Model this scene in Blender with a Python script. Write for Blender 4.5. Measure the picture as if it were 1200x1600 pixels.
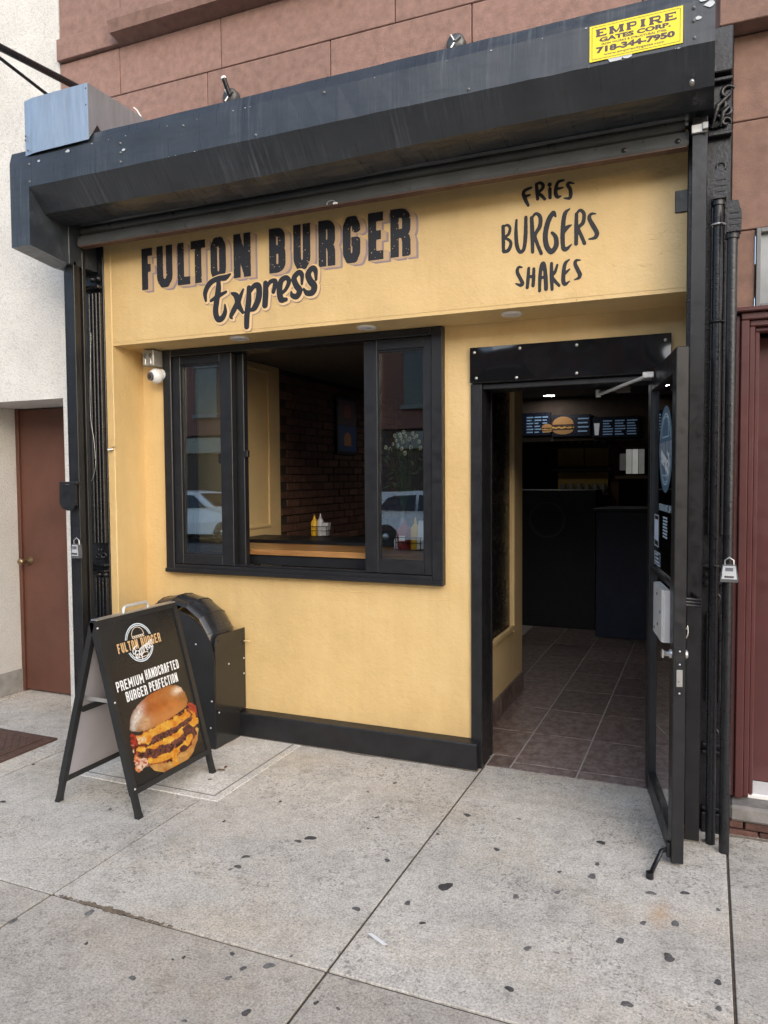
import bpy, bmesh, math, random
import numpy as np
from mathutils import Vector, Matrix
rad = math.radians
random.seed(7); rng = np.random.default_rng(7)
sc = bpy.context.scene
for o in list(bpy.data.objects): bpy.data.objects.remove(o)
COL = sc.collection

# ------------------------------------------------------------------ camera
CAM = np.array([0, 0, 1.5]); FPX = 1183.3            # focal length in pixels of the 1200x1600 photograph
YAW, PIT, ROL = 0.403945, -0.0463337, -0.0071432
fw = np.array([-math.sin(YAW)*math.cos(PIT), math.cos(YAW)*math.cos(PIT), math.sin(PIT)])
rt0 = np.array([math.cos(YAW), math.sin(YAW), 0]); up0 = np.cross(rt0, fw)
rt = math.cos(ROL)*rt0+math.sin(ROL)*up0; up = -math.sin(ROL)*rt0+math.cos(ROL)*up0
cd = bpy.data.cameras.new('camera'); cam = bpy.data.objects.new('camera', cd); COL.objects.link(cam)
cd.sensor_fit = 'VERTICAL'; cd.sensor_height = 36; cd.lens = FPX/1600*36; cd.clip_start = .05; cd.clip_end = 800
mw = Matrix.Identity(4)
for i in range(3): mw[i][0] = rt[i]; mw[i][1] = up[i]; mw[i][2] = -fw[i]; mw[i][3] = CAM[i]
cam.matrix_world = mw
sc.camera = cam
# ------------------------------------------------------------------ sky, sun, exposure
SUN_EL, SUN_AZ = 24, 148                             # azimuth clockwise from +Y: the sun stands behind cloud over the street
w = bpy.data.worlds.new('World'); sc.world = w; w.use_nodes = True
nt = w.node_tree; bg = nt.nodes['Background']
sky = nt.nodes.new('ShaderNodeTexSky'); sky.sky_type = 'NISHITA'; sky.sun_disc = False
sky.sun_elevation = rad(SUN_EL); sky.sun_rotation = rad(SUN_AZ); sky.air_density = 1.0; sky.dust_density = 1.5; sky.ozone_density = .6
nt.links.new(sky.outputs[0], bg.inputs[0]); bg.inputs[1].default_value = .15
sl = bpy.data.lights.new('sun', 'SUN'); sl.energy = 1.2; sl.angle = rad(100); sl.color = (1, .94, .86)
so = bpy.data.objects.new('sun', sl); COL.objects.link(so); so.location = (0, -6, 12)
sd = Vector((math.sin(rad(SUN_AZ))*math.cos(rad(SUN_EL)), math.cos(rad(SUN_AZ))*math.cos(rad(SUN_EL)), math.sin(rad(SUN_EL))))
so.rotation_euler = sd.to_track_quat('Z', 'Y').to_euler()
sc.view_settings.view_transform = 'Standard'; sc.view_settings.look = 'None'
sc.view_settings.exposure = 1.15; sc.view_settings.gamma = 1; sc.view_settings.use_curve_mapping = False
sc.render.resolution_x = 768; sc.render.resolution_y = 1024
sc.render.engine = 'CYCLES'

# ------------------------------------------------------------------ photo pixel -> direction -> point on a known plane
def ray(x, y): return rt*((x-600)/FPX)+up*((800-y)/FPX)+fw
def on_y(x, y, Y): d = ray(x, y); return CAM+d*(Y/d[1])
def on_z(x, y, z=0.): d = ray(x, y); return CAM+d*((z-CAM[2])/d[2])
def on_x(x, y, X): d = ray(x, y); return CAM+d*(X/d[0])

# ------------------------------------------------------------------ materials
MATS = {}
def ramp(nt, fac, stops):
    r = nt.nodes.new('ShaderNodeValToRGB'); e = r.color_ramp.elements
    while len(e) < len(stops): e.new(.5)
    for q, (p, c) in zip(e, stops): q.position = p; q.color = (*c, 1) if len(c) == 3 else c
    nt.links.new(fac, r.inputs[0]); return r.outputs[0]
def noise(nt, vec, scale, detail=4, rough=.6):
    n = nt.nodes.new('ShaderNodeTexNoise'); n.inputs['Scale'].default_value = scale; n.inputs['Detail'].default_value = detail
    n.inputs['Roughness'].default_value = rough; nt.links.new(vec, n.inputs['Vector']); return n.outputs[0]
def mapping(nt, vec, s):
    m = nt.nodes.new('ShaderNodeMapping'); m.inputs['Scale'].default_value = s; nt.links.new(vec, m.inputs['Vector']); return m.outputs[0]
def mix(nt, fac, a, b, mode='MIX'):
    m = nt.nodes.new('ShaderNodeMix'); m.data_type = 'RGBA'; m.blend_type = mode
    for s, v in ((m.inputs[0], fac), (m.inputs[6], a), (m.inputs[7], b)):
        if hasattr(v, 'links'): nt.links.new(v, s)
        elif isinstance(v, (int, float)): s.default_value = v
        else: s.default_value = (*v, 1)
    return m.outputs[2]
def math_n(nt, op, a, b=None):
    m = nt.nodes.new('ShaderNodeMath'); m.operation = op
    for s, v in zip(m.inputs, (a, b)):
        if v is None: continue
        if hasattr(v, 'links'): nt.links.new(v, s)
        else: s.default_value = v
    return m.outputs[0]
def base(name):
    m = bpy.data.materials.new(name); m.use_nodes = True; nt = m.node_tree; b = nt.nodes['Principled BSDF']
    g = nt.nodes.new('ShaderNodeNewGeometry'); return m, nt, b, g.outputs['Position']
def bump(nt, b, h, strength, dist=.004, prev=None):
    n = nt.nodes.new('ShaderNodeBump'); n.inputs['Strength'].default_value = strength; n.inputs['Distance'].default_value = dist
    nt.links.new(h, n.inputs['Height'])
    if prev: nt.links.new(prev, n.inputs['Normal'])
    nt.links.new(n.outputs[0], b.inputs['Normal']); return n.outputs[0]
def mat(name, col, rough=.5, metal=0, var=.12, vs=7, bs=80, bst=.15, spec=.5, obj_var=0, emit=0, stretch=None, dist=.003, wear=None, alpha=None):
    if name in MATS: return MATS[name]
    m, nt, b, pos = base(name)
    v = mapping(nt, pos, stretch) if stretch else pos
    n = noise(nt, v, vs, 6)
    lo = tuple(c*(1-var) for c in col); hi = tuple(min(1, c*(1+var)) for c in col)
    c = ramp(nt, n, [(.3, lo), (.7, hi)])
    if obj_var:
        oi = nt.nodes.new('ShaderNodeObjectInfo')
        k = nt.nodes.new('ShaderNodeMapRange'); nt.links.new(oi.outputs['Random'], k.inputs[0])
        k.inputs[3].default_value = 1-obj_var; k.inputs[4].default_value = 1+obj_var
        vm = nt.nodes.new('ShaderNodeVectorMath'); vm.operation = 'SCALE'; nt.links.new(c, vm.inputs[0]); nt.links.new(k.outputs[0], vm.inputs['Scale']); c = vm.outputs[0]
    if wear:                                        # chips and scuffs of another colour: (colour, threshold, scale)
        wn = noise(nt, pos, wear[2], 8, .75)
        f = ramp(nt, wn, [(wear[1], (0, 0, 0)), (wear[1]+.03, (1, 1, 1))]); c = mix(nt, f, c, wear[0])
    nt.links.new(c, b.inputs['Base Color'])
    r = noise(nt, v, vs*3, 4); nt.links.new(ramp(nt, r, [(.3, (max(0, rough-.1),)*3), (.7, (min(1, rough+.1),)*3)]), b.inputs['Roughness'])
    b.inputs['Metallic'].default_value = metal; b.inputs['Specular IOR Level'].default_value = spec
    if emit: nt.links.new(c, b.inputs['Emission Color']); b.inputs['Emission Strength'].default_value = emit
    if bst: bump(nt, b, noise(nt, pos, bs, 5), bst, dist)
    MATS[name] = m; return m
def yellow_paint():
    m, nt, b, pos = base('yellow_stucco'); col = (.68, .482, .218)
    c = ramp(nt, noise(nt, pos, 1.4, 6, .65), [(.3, tuple(x*.86 for x in col)), (.52, col), (.72, (.715, .53, .265))])
    c = mix(nt, .35, c, ramp(nt, noise(nt, mapping(nt, pos, (9, 9, 1.2)), 1.3, 5, .6), [(.35, (.86, .83, .78)), (.6, (1, 1, 1))]), 'MULTIPLY')     # faint runs
    wv = nt.nodes.new('ShaderNodeVectorMath'); wv.operation = 'ADD'; tn = nt.nodes.new('ShaderNodeTexNoise'); tn.inputs['Scale'].default_value = 3.5; tn.inputs['Detail'].default_value = 5
    nt.links.new(pos, tn.inputs['Vector']); nt.links.new(pos, wv.inputs[0]); nt.links.new(tn.outputs['Color'], wv.inputs[1])
    vo = nt.nodes.new('ShaderNodeTexVoronoi'); vo.feature = 'DISTANCE_TO_EDGE'; vo.inputs['Scale'].default_value = 1.7; nt.links.new(wv.outputs[0], vo.inputs['Vector'])
    cm = ramp(nt, noise(nt, pos, 1.9, 3), [(.56, (0, 0, 0)), (.66, (1, 1, 1))])
    cr = math_n(nt, 'MULTIPLY', ramp(nt, vo.outputs['Distance'], [(.002, (1, 1, 1)), (.006, (0, 0, 0))]), cm)
    c = mix(nt, math_n(nt, 'MULTIPLY', cr, .22), c, (.40, .27, .12))
    sp = ramp(nt, noise(nt, pos, 38, 7, .75), [(.725, (0, 0, 0)), (.76, (1, 1, 1))]); c = mix(nt, math_n(nt, 'MULTIPLY', sp, .5), c, (.40, .30, .18))
    nt.links.new(c, b.inputs['Base Color']); b.inputs['Roughness'].default_value = .5
    p1 = bump(nt, b, noise(nt, pos, 70, 5, .6), .45, .004); p2 = bump(nt, b, noise(nt, pos, 20, 5, .6), .30, .012, p1); bump(nt, b, math_n(nt, 'SUBTRACT', 1., cr), .4, .003, p2)
    return m
YELLOW = yellow_paint()
BLACK = mat('black_paint', (.012, .0125, .0145), .38, var=.4, vs=12, bs=45, bst=.12, wear=((.28, .28, .29), .77, 26))
IRON = mat('black_cast_iron', (.010, .0105, .0135), .33, var=.4, vs=20, bs=90, bst=.5, wear=((.22, .23, .25), .74, 45))
ALU = mat('black_aluminium', (.011, .0115, .0135), .40, var=.2, vs=9, bs=30, bst=.03)
def acrylic():
    m, nt, b, pos = base('gloss_black_acrylic'); b.inputs['Base Color'].default_value = (.006, .006, .007, 1); b.inputs['Roughness'].default_value = .07; b.inputs['Specular IOR Level'].default_value = .8
    bump(nt, b, noise(nt, pos, 3.2, .5, .3), 1., .035); return m
PLAS = acrylic()
DUCT = mat('duct_black', (.02, .021, .024), .22, var=.3, vs=6, bs=9, bst=.12, dist=.006, wear=((.2, .2, .21), .76, 30))
GALV = mat('galvanised_steel', (.42, .47, .52), .38, metal=.75, var=.14, vs=5, bs=4, bst=.25, dist=.02, stretch=(6, 6, .8))
STEEL = mat('steel', (.55, .55, .54), .35, metal=.8, var=.1, vs=20, bst=0)
WHITEP = mat('white_plastic', (.78, .78, .77), .35, var=.04, bst=0)
CREAM = mat('cream_paint', (.80, .60, .31), .5, var=.06, vs=4, bs=30, bst=.1)
PINK = mat('painted_brownstone', (.265, .160, .130), .85, var=.20, vs=22, bs=160, bst=.6, obj_var=.06)
BROWN = mat('brownstone', (.215, .130, .102), .85, var=.2, vs=14, bs=160, bst=.5, obj_var=.06)
MAROON = mat('maroon_paint', (.085, .028, .027), .38, var=.12, vs=5, bs=20, bst=.06)
DOORB = mat('brown_door_paint', (.115, .046, .030), .48, var=.22, vs=2.5, bs=14, bst=.25, dist=.006, wear=((.20, .12, .09), .73, 16))
DARKWALL = mat('dark_interior_wall', (.06, .04, .028), .8, var=.15, bst=0)
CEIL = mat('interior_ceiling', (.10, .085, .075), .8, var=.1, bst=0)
NAVY = mat('navy_counter', (.018, .026, .055), .45, var=.15, bst=0)
NEARBLK = mat('near_black', (.006, .006, .008), .5, var=.2, bst=0)
RBRICK = mat('interior_brick', (.14, .068, .048), .8, var=.3, vs=25, bs=120, bst=.6, obj_var=.3)
XBRICK = mat('red_brick', (.19, .085, .065), .85, var=.3, vs=20, bs=120, bst=.5, obj_var=.2)
STONE = mat('grey_stone', (.20, .19, .18), .8, var=.25, vs=15, bs=90, bst=.5)
ASPH = mat('asphalt', (.05, .05, .052), .85, var=.2, vs=6, bs=200, bst=.4)
GUM = mat('gum_stain', (.105, .10, .097), .8, var=.35, vs=70, bst=0, obj_var=.55)
RUSTP = mat('rusty_plate', (.085, .045, .034), .6, var=.25, vs=12, bs=160, bst=.4)
WOOD = None

def concrete(name, col, pit, rust=False):
    m, nt, b, pos = base(name)
    n1 = noise(nt, pos, 1.7, 7, .68); n2 = noise(nt, pos, 130, 4, .8); n3 = noise(nt, pos, 14, 6, .75); n4 = noise(nt, pos, 60, 4, .7)
    c = ramp(nt, n1, [(.30, tuple(x*.74 for x in col)), (.48, col), (.70, tuple(min(1, x*1.18) for x in col))])
    wm = ramp(nt, noise(nt, mapping(nt, pos, (1, 1.6, 1)), 1.1, 5, .6), [(.48, (0, 0, 0)), (.68, (1, 1, 1))])          # tan water stains
    c = mix(nt, math_n(nt, 'MULTIPLY', wm, .42), c, (col[0]*1.02, col[1]*.88, col[2]*.70))
    c = mix(nt, .85, c, ramp(nt, n2, [(.32, (.42, .41, .40)), (.48, (.98, .98, .98)), (.68, (1.45, 1.45, 1.45))]), 'MULTIPLY')
    c = mix(nt, .6, c, ramp(nt, n3, [(.34, (.68, .66, .63)), (.52, (1, 1, 1)), (.7, (1.12, 1.12, 1.12))]), 'MULTIPLY')
    c = mix(nt, .5, c, ramp(nt, n4, [(.34, (.66, .65, .64)), (.5, (1, 1, 1))]), 'MULTIPLY')
    pm = ramp(nt, noise(nt, pos, 2.1, 6, .72), [(.46, (0, 0, 0)), (.55, (1, 1, 1))]); pf = None                       # worn patches full of pits
    wv = nt.nodes.new('ShaderNodeVectorMath'); wv.operation = 'ADD'; sc0 = nt.nodes.new('ShaderNodeVectorMath'); sc0.operation = 'SCALE'; sc0.inputs['Scale'].default_value = .05
    tn = nt.nodes.new('ShaderNodeTexNoise'); tn.inputs['Scale'].default_value = 50; nt.links.new(pos, tn.inputs['Vector']); nt.links.new(tn.outputs['Color'], sc0.inputs[0]); nt.links.new(pos, wv.inputs[0]); nt.links.new(sc0.outputs[0], wv.inputs[1])
    for scl, lo, hi, k in ((42, .20, .36, .8), (17, .11, .20, .7)):
        vo = nt.nodes.new('ShaderNodeTexVoronoi'); vo.inputs['Scale'].default_value = scl; nt.links.new(wv.outputs[0], vo.inputs['Vector'])
        f = math_n(nt, 'MULTIPLY', math_n(nt, 'MULTIPLY', pm, ramp(nt, vo.outputs['Distance'], [(lo, (1, 1, 1)), (hi, (0, 0, 0))])), pit*k)
        pf = f if pf is None else math_n(nt, 'MAXIMUM', pf, f)
    c = mix(nt, pf, c, tuple(x*.36 for x in col))
    v2 = nt.nodes.new('ShaderNodeTexVoronoi'); v2.inputs['Scale'].default_value = 13; nt.links.new(wv.outputs[0], v2.inputs['Vector'])
    dots = ramp(nt, v2.outputs['Distance'], [(.04, (1, 1, 1)), (.075, (0, 0, 0))])
    c = mix(nt, math_n(nt, 'MULTIPLY', dots, .55), c, tuple(x*.38 for x in col))
    sm_ = ramp(nt, noise(nt, pos, 3.3, 4, .6), [(.60, (0, 0, 0)), (.78, (1, 1, 1))]); c = mix(nt, math_n(nt, 'MULTIPLY', sm_, .45), c, tuple(x*.55 for x in col))   # grey smudges
    for rot, sc1, th in ((.6, (24, 1.8, 1), .66), (-.9, (30, 2.4, 1), .69)):                                           # long pale scuffs
        sv = nt.nodes.new('ShaderNodeMapping'); sv.inputs['Rotation'].default_value = (0, 0, rot); sv.inputs['Scale'].default_value = sc1; nt.links.new(pos, sv.inputs['Vector'])
        sf = ramp(nt, noise(nt, sv.outputs[0], 1.2, 4, .5), [(th, (0, 0, 0)), (th+.05, (1, 1, 1))]); c = mix(nt, math_n(nt, 'MULTIPLY', sf, .35), c, tuple(min(1, x*1.45) for x in col))
    if rust:                                        # the rust mark a dragged door foot left
        d = nt.nodes.new('ShaderNodeVectorMath'); d.operation = 'SUBTRACT'; d.inputs[1].default_value = tuple(on_z(1032, 1428)); nt.links.new(pos, d.inputs[0])
        d2 = mapping(nt, d.outputs[0], (1, .42, 0)); L = nt.nodes.new('ShaderNodeVectorMath'); L.operation = 'LENGTH'; nt.links.new(d2, L.inputs[0])
        e = math_n(nt, 'ADD', L.outputs['Value'], math_n(nt, 'MULTIPLY', noise(nt, pos, 24, 4), .07))
        c = mix(nt, ramp(nt, e, [(.03, (.55, .55, .55)), (.085, (0, 0, 0))]), c, (.46, .26, .10))
    oi = nt.nodes.new('ShaderNodeObjectInfo'); k = nt.nodes.new('ShaderNodeMapRange'); nt.links.new(oi.outputs['Random'], k.inputs[0]); k.inputs[3].default_value = .92; k.inputs[4].default_value = 1.07
    vm = nt.nodes.new('ShaderNodeVectorMath'); vm.operation = 'SCALE'; nt.links.new(c, vm.inputs[0]); nt.links.new(k.outputs[0], vm.inputs['Scale']); c = vm.outputs[0]
    nt.links.new(c, b.inputs['Base Color']); b.inputs['Roughness'].default_value = .85; b.inputs['Specular IOR Level'].default_value = .3
    h = mix(nt, pf, n2, (0, 0, 0)); bump(nt, b, h, .45, .004)
    return m
CONC = concrete('concrete_slab', (.50, .47, .42), .9); CONC_R = concrete('concrete_slab_rusted', (.51, .48, .43), .9, True)
CONC2 = concrete('concrete_slab_brownish', (.44, .405, .355), .6); CONC3 = concrete('pale_concrete', (.62, .60, .56), .3)

def hood_paint():
    m, nt, b, pos = base('weathered_black_steel')
    c = ramp(nt, noise(nt, pos, 4, 6), [(.3, (.021, .0255, .032)), (.7, (.037, .0435, .053))])
    st = noise(nt, mapping(nt, pos, (60, 3, 3)), 1.0, 6, .7)
    blot = ramp(nt, noise(nt, pos, 2.3, 3), [(.42, (0, 0, 0)), (.7, (1, 1, 1))])
    f = math_n(nt, 'MULTIPLY', ramp(nt, st, [(.50, (0, 0, 0)), (.70, (1, 1, 1))]), blot)
    c = mix(nt, math_n(nt, 'MULTIPLY', f, .38), c, (.22, .25, .29))
    ch = ramp(nt, noise(nt, pos, 30, 8, .75), [(.80, (0, 0, 0)), (.82, (1, 1, 1))]); c = mix(nt, ch, c, (.5, .5, .5))
    nt.links.new(c, b.inputs['Base Color'])
    nt.links.new(ramp(nt, st, [(.3, (.24,)*3), (.7, (.40,)*3)]), b.inputs['Roughness'])
    bump(nt, b, noise(nt, mapping(nt, pos, (1, 3, 3)), 2.2, 3), .5, .02); return m
HOOD = hood_paint()
def white_stucco():
    m, nt, b, pos = base('white_rough_stucco')
    c = ramp(nt, noise(nt, pos, 1.6, 6, .65), [(.3, (.60, .585, .55)), (.65, (.76, .745, .70))])
    n = noise(nt, pos, 85, 4, .7); c = mix(nt, .5, c, ramp(nt, n, [(.32, (.55, .55, .55)), (.5, (1, 1, 1))]), 'MULTIPLY')
    cr = nt.nodes.new('ShaderNodeTexVoronoi'); cr.feature = 'DISTANCE_TO_EDGE'; cr.inputs['Scale'].default_value = .9
    wv = nt.nodes.new('ShaderNodeVectorMath'); wv.operation = 'ADD'; nt.links.new(pos, wv.inputs[0]); nt.links.new(noise(nt, pos, 3, 5), wv.inputs[1]); nt.links.new(wv.outputs[0], cr.inputs['Vector'])
    c = mix(nt, ramp(nt, cr.outputs['Distance'], [(.0015, (.28,)*3), (.005, (0, 0, 0))]), c, (.36, .34, .30))
    nt.links.new(c, b.inputs['Base Color']); b.inputs['Roughness'].default_value = .9; bump(nt, b, n, .8, .008); return m
STUCCO = white_stucco()
def tile_mat():
    m, nt, b, pos = base('slate_tile')
    n = noise(nt, mapping(nt, pos, (1.6, 1.2, 1)), 13, 8, .72)
    c = ramp(nt, n, [(.30, (.075, .052, .046)), (.46, (.155, .108, .095)), (.60, (.245, .195, .178)), (.75, (.20, .125, .10))])
    oi = nt.nodes.new('ShaderNodeObjectInfo'); k = nt.nodes.new('ShaderNodeMapRange'); nt.links.new(oi.outputs['Random'], k.inputs[0]); k.inputs[3].default_value = .8; k.inputs[4].default_value = 1.2
    vm = nt.nodes.new('ShaderNodeVectorMath'); vm.operation = 'SCALE'; nt.links.new(c, vm.inputs[0]); nt.links.new(k.outputs[0], vm.inputs['Scale'])
    nt.links.new(vm.outputs[0], b.inputs['Base Color']); b.inputs['Roughness'].default_value = .45; bump(nt, b, n, .3, .004); return m
TILE = tile_mat(); GROUT = mat('grout', (.42, .39, .36), .9, bst=0)
def wood_mat():
    m, nt, b, pos = base('varnished_wood')
    n = noise(nt, mapping(nt, pos, (1.5, 18, 18)), 2, 6, .6)
    nt.links.new(ramp(nt, n, [(.3, (.20, .085, .025)), (.7, (.46, .24, .085))]), b.inputs['Base Color']); b.inputs['Roughness'].default_value = .3; return m
WOOD = wood_mat()
def glass_mat(name='window_glass', tint=(.93, .96, .96), refl=4.0):
    m = bpy.data.materials.new(name); m.use_nodes = True; nt = m.node_tree; nt.nodes.clear()
    o = nt.nodes.new('ShaderNodeOutputMaterial'); t = nt.nodes.new('ShaderNodeBsdfTransparent'); t.inputs[0].default_value = (*tint, 1)
    g = nt.nodes.new('ShaderNodeBsdfGlossy'); g.inputs['Roughness'].default_value = .01; g.inputs[0].default_value = (1, 1, 1, 1)
    f = nt.nodes.new('ShaderNodeFresnel'); f.inputs[0].default_value = 1.5
    k = math_n(nt, 'MULTIPLY', f.outputs[0], refl); k = math_n(nt, 'MINIMUM', k, 1.)
    x = nt.nodes.new('ShaderNodeMixShader'); nt.links.new(k, x.inputs[0]); nt.links.new(t.outputs[0], x.inputs[1]); nt.links.new(g.outputs[0], x.inputs[2]); nt.links.new(x.outputs[0], o.inputs[0]); return m
GLASS = glass_mat(); GLASS_D = glass_mat('dark_tinted_glass', (.35, .37, .38), 1.4)
def vcol_mat(name='printed_picture', rough=.35):
    m, nt, b, pos = base(name); a = nt.nodes.new('ShaderNodeVertexColor'); a.layer_name = 'Col'
    nt.links.new(a.outputs[0], b.inputs['Base Color']); b.inputs['Roughness'].default_value = rough; return m
PRINT = vcol_mat()
def flat(name, col, rough=.5, emit=0): return mat(name, col, rough, var=.05, vs=30, bst=0, emit=emit)
INK = flat('sign_black_paint', (.014, .014, .018), .55); TAN = flat('sign_tan_shade', (.52, .355, .205), .6); PURP = flat('sign_mauve_shade', (.29, .225, .24), .6); CREML = flat('sign_cream_edge', (.74, .52, .27), .6)
P_WHITE = flat('print_white', (.80, .80, .80), .4); P_BUFF = flat('print_buff', (.62, .40, .20), .4); P_CHAR = mat('print_charcoal', (.012, .012, .013), .32, var=.2, vs=2, bst=0)
S_YEL = flat('sticker_yellow', (.86, .70, .015), .4); S_INK = flat('sticker_ink', (.075, .05, .06), .5)

# ------------------------------------------------------------------ objects
LOC = {}
def thing(name, label, cat, loc=(0, 0, 0), group=None, rz=0):
    o = bpy.data.objects.new(name, None); COL.objects.link(o); o.location = loc; o.rotation_euler = (0, 0, rz); o.empty_display_size = .1
    o['label'] = label; o['category'] = cat
    if group: o['group'] = group
    LOC[o.name] = Vector((0, 0, 0)) if rz else Vector(loc); return o
def structure(name, loc=(0, 0, 0)):
    o = bpy.data.objects.new(name, None); COL.objects.link(o); o.location = loc; o['kind'] = 'structure'; LOC[o.name] = Vector(loc); return o
def tag(o, label, cat, group=None):
    o['label'] = label; o['category'] = cat
    if group: o['group'] = group
    return o
class MB:
    """collects shapes in world coordinates (or the thing's own, when it is turned) and links them as one mesh"""
    def __init__(s): s.v = []; s.f = []; s.sm = []
    def add(s, vs, fs, smooth=False):
        k = len(s.v); s.v += [tuple(map(float, p)) for p in vs]; s.f += [tuple(i+k for i in f) for f in fs]; s.sm += [smooth]*len(fs); return s
    def box(s, x0, x1, y0, y1, z0, z1, c=0.):
        if c <= 0:
            return s.add([(x, y, z) for x in (x0, x1) for y in (y0, y1) for z in (z0, z1)], [(0, 1, 3, 2), (4, 6, 7, 5), (0, 4, 5, 1), (2, 3, 7, 6), (0, 2, 6, 4), (1, 5, 7, 3)])
        bm = bmesh.new(); bmesh.ops.create_cube(bm, size=1)
        for v in bm.verts: v.co = ((x0+x1)/2+v.co.x*(x1-x0), (y0+y1)/2+v.co.y*(y1-y0), (z0+z1)/2+v.co.z*(z1-z0))
        bmesh.ops.bevel(bm, geom=bm.edges[:], offset=c, segments=1, affect='EDGES')
        bm.verts.index_update(); s.add([v.co for v in bm.verts], [[v.index for v in f.verts] for f in bm.faces]); bm.free(); return s
    def prism(s, poly, a, b, axis='x'):
        n = len(poly)
        def P(p, t): return {'x': (t, p[0], p[1]), 'y': (p[0], t, p[1]), 'z': (p[0], p[1], t)}[axis]
        return s.add([P(p, a) for p in poly]+[P(p, b) for p in poly], [tuple(range(n)), tuple(range(2*n-1, n-1, -1))]+[(i, i+n, (i+1) % n+n, (i+1) % n) for i in range(n)])
    def tube(s, pts, r, n=10, caps=True):
        pts = [Vector(p) for p in pts]; rs = r if isinstance(r, (list, tuple)) else [r]*len(pts); vs = []; N = len(pts)
        prev = None
        for i, p in enumerate(pts):
            d = (pts[min(i+1, N-1)]-pts[max(i-1, 0)]).normalized()
            if prev is None: a = d.orthogonal().normalized()
            else: a = (prev-d*prev.dot(d)).normalized()
            prev = a; bb = d.cross(a)
            vs += [p+(a*math.cos(2*math.pi*k/n)+bb*math.sin(2*math.pi*k/n))*rs[i] for k in range(n)]
        fs = [(i*n+k, i*n+(k+1) % n, (i+1)*n+(k+1) % n, (i+1)*n+k) for i in range(N-1) for k in range(n)]
        s.add(vs, fs, True)
        if caps: s.add(vs[:n], [tuple(range(n-1, -1, -1))]); s.add(vs[-n:], [tuple(range(n))])
        return s
    def lathe(s, prof, c, axis='z', n=20):
        vs = []; 
        for r, h in prof:
            for k in range(n):
                a = 2*math.pi*k/n; u, w_ = r*math.cos(a), r*math.sin(a)
                vs.append({'z': (c[0]+u, c[1]+w_, c[2]+h), 'y': (c[0]+u, c[1]+h, c[2]+w_), 'x': (c[0]+h, c[1]+u, c[2]+w_)}[axis])
        N = len(prof); fs = [(i*n+k, i*n+(k+1) % n, (i+1)*n+(k+1) % n, (i+1)*n+k) for i in range(N-1) for k in range(n)]
        s.add(vs, fs, True)
        if prof[0][0] > 1e-5: s.add(vs[:n], [tuple(range(n))])
        if prof[-1][0] > 1e-5: s.add(vs[-n:], [tuple(range(n))])
        return s
    def build(s, name, m, parent=None, loc=None, root=None):
        o3 = Vector((0, 0, 0))
        if parent is not None and loc is None: o3 = LOC.get(parent.name, Vector((0, 0, 0)))
        me = bpy.data.meshes.new(name); me.from_pydata([tuple(Vector(p)-o3) for p in s.v], [], s.f); me.update()
        me.polygons.foreach_set('use_smooth', s.sm)
        bm = bmesh.new(); bm.from_mesh(me); bmesh.ops.recalc_face_normals(bm, faces=bm.faces[:]); bm.to_mesh(me); bm.free()
        me.materials.append(m); o = bpy.data.objects.new(name, me); COL.objects.link(o)
        if parent is not None: o.parent = parent
        if loc is not None: o.location = loc
        LOC[o.name] = o3; return o
def inst(src, parent, loc, name=None):
    o = bpy.data.objects.new(name or src.name.split('.')[0], src.data); COL.objects.link(o); o.parent = parent; o.location = loc; return o
def B(name, m, parent, *dims, c=.002):
    return MB().box(*dims, c=c).build(name, m, parent)

# ------------------------------------------------------------------ flat print: signed-distance shapes turned into clean flat meshes
def sm(pts, n=4):
    """Catmull-Rom through the traced points"""
    p = [np.array(q, float) for q in pts]; p = [2*p[0]-p[1]]+p+[2*p[-1]-p[-2]]; out = []
    for i in range(1, len(p)-2):
        for k in range(n):
            t = k/n; out.append(tuple(.5*((2*p[i])+(-p[i-1]+p[i+1])*t+(2*p[i-1]-5*p[i]+4*p[i+1]-p[i+2])*t*t+(-p[i-1]+3*p[i]-3*p[i+1]+p[i+2])*t**3)))
    out.append(tuple(p[-2])); return out
def seg_field(X, Z, a, b, ra, rb):
    ax, az = a; bx, bz = b; dx, dz = bx-ax, bz-az; L2 = dx*dx+dz*dz+1e-12
    t = np.clip(((X-ax)*dx+(Z-az)*dz)/L2, 0, 1)
    return np.hypot(X-ax-t*dx, Z-az-t*dz)-(ra+(rb-ra)*t)
def flat_field(X, Z, a, b, r):
    ax, az = a; bx, bz = b; L = math.hypot(bx-ax, bz-az)+1e-9; ux, uz = (bx-ax)/L, (bz-az)/L
    u = (X-ax)*ux+(Z-az)*uz; v = -(X-ax)*uz+(Z-az)*ux
    return np.maximum(np.abs(v)-r, np.abs(u-L/2)-L/2)
def field(strokes, X, Z):
    """strokes: (points, radius or radii, flat_ends)"""
    F = np.full(X.shape, 9.)
    for pts, r, fl in strokes:
        rs = r if isinstance(r, (list, tuple)) else [r]*len(pts)
        for i in range(len(pts)-1):
            if fl:
                F = np.minimum(F, flat_field(X, Z, pts[i], pts[i+1], rs[i]))
                if i: F = np.minimum(F, np.hypot(X-pts[i][0], Z-pts[i][1])-rs[i])
            else: F = np.minimum(F, seg_field(X, Z, pts[i], pts[i+1], rs[i], rs[i+1]))
    return F
def grid(x0, x1, z0, z1, st):
    xs = np.arange(x0, x1+st, st); zs = np.arange(z0, z1+st, st); return np.meshgrid(xs, zs)
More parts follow.
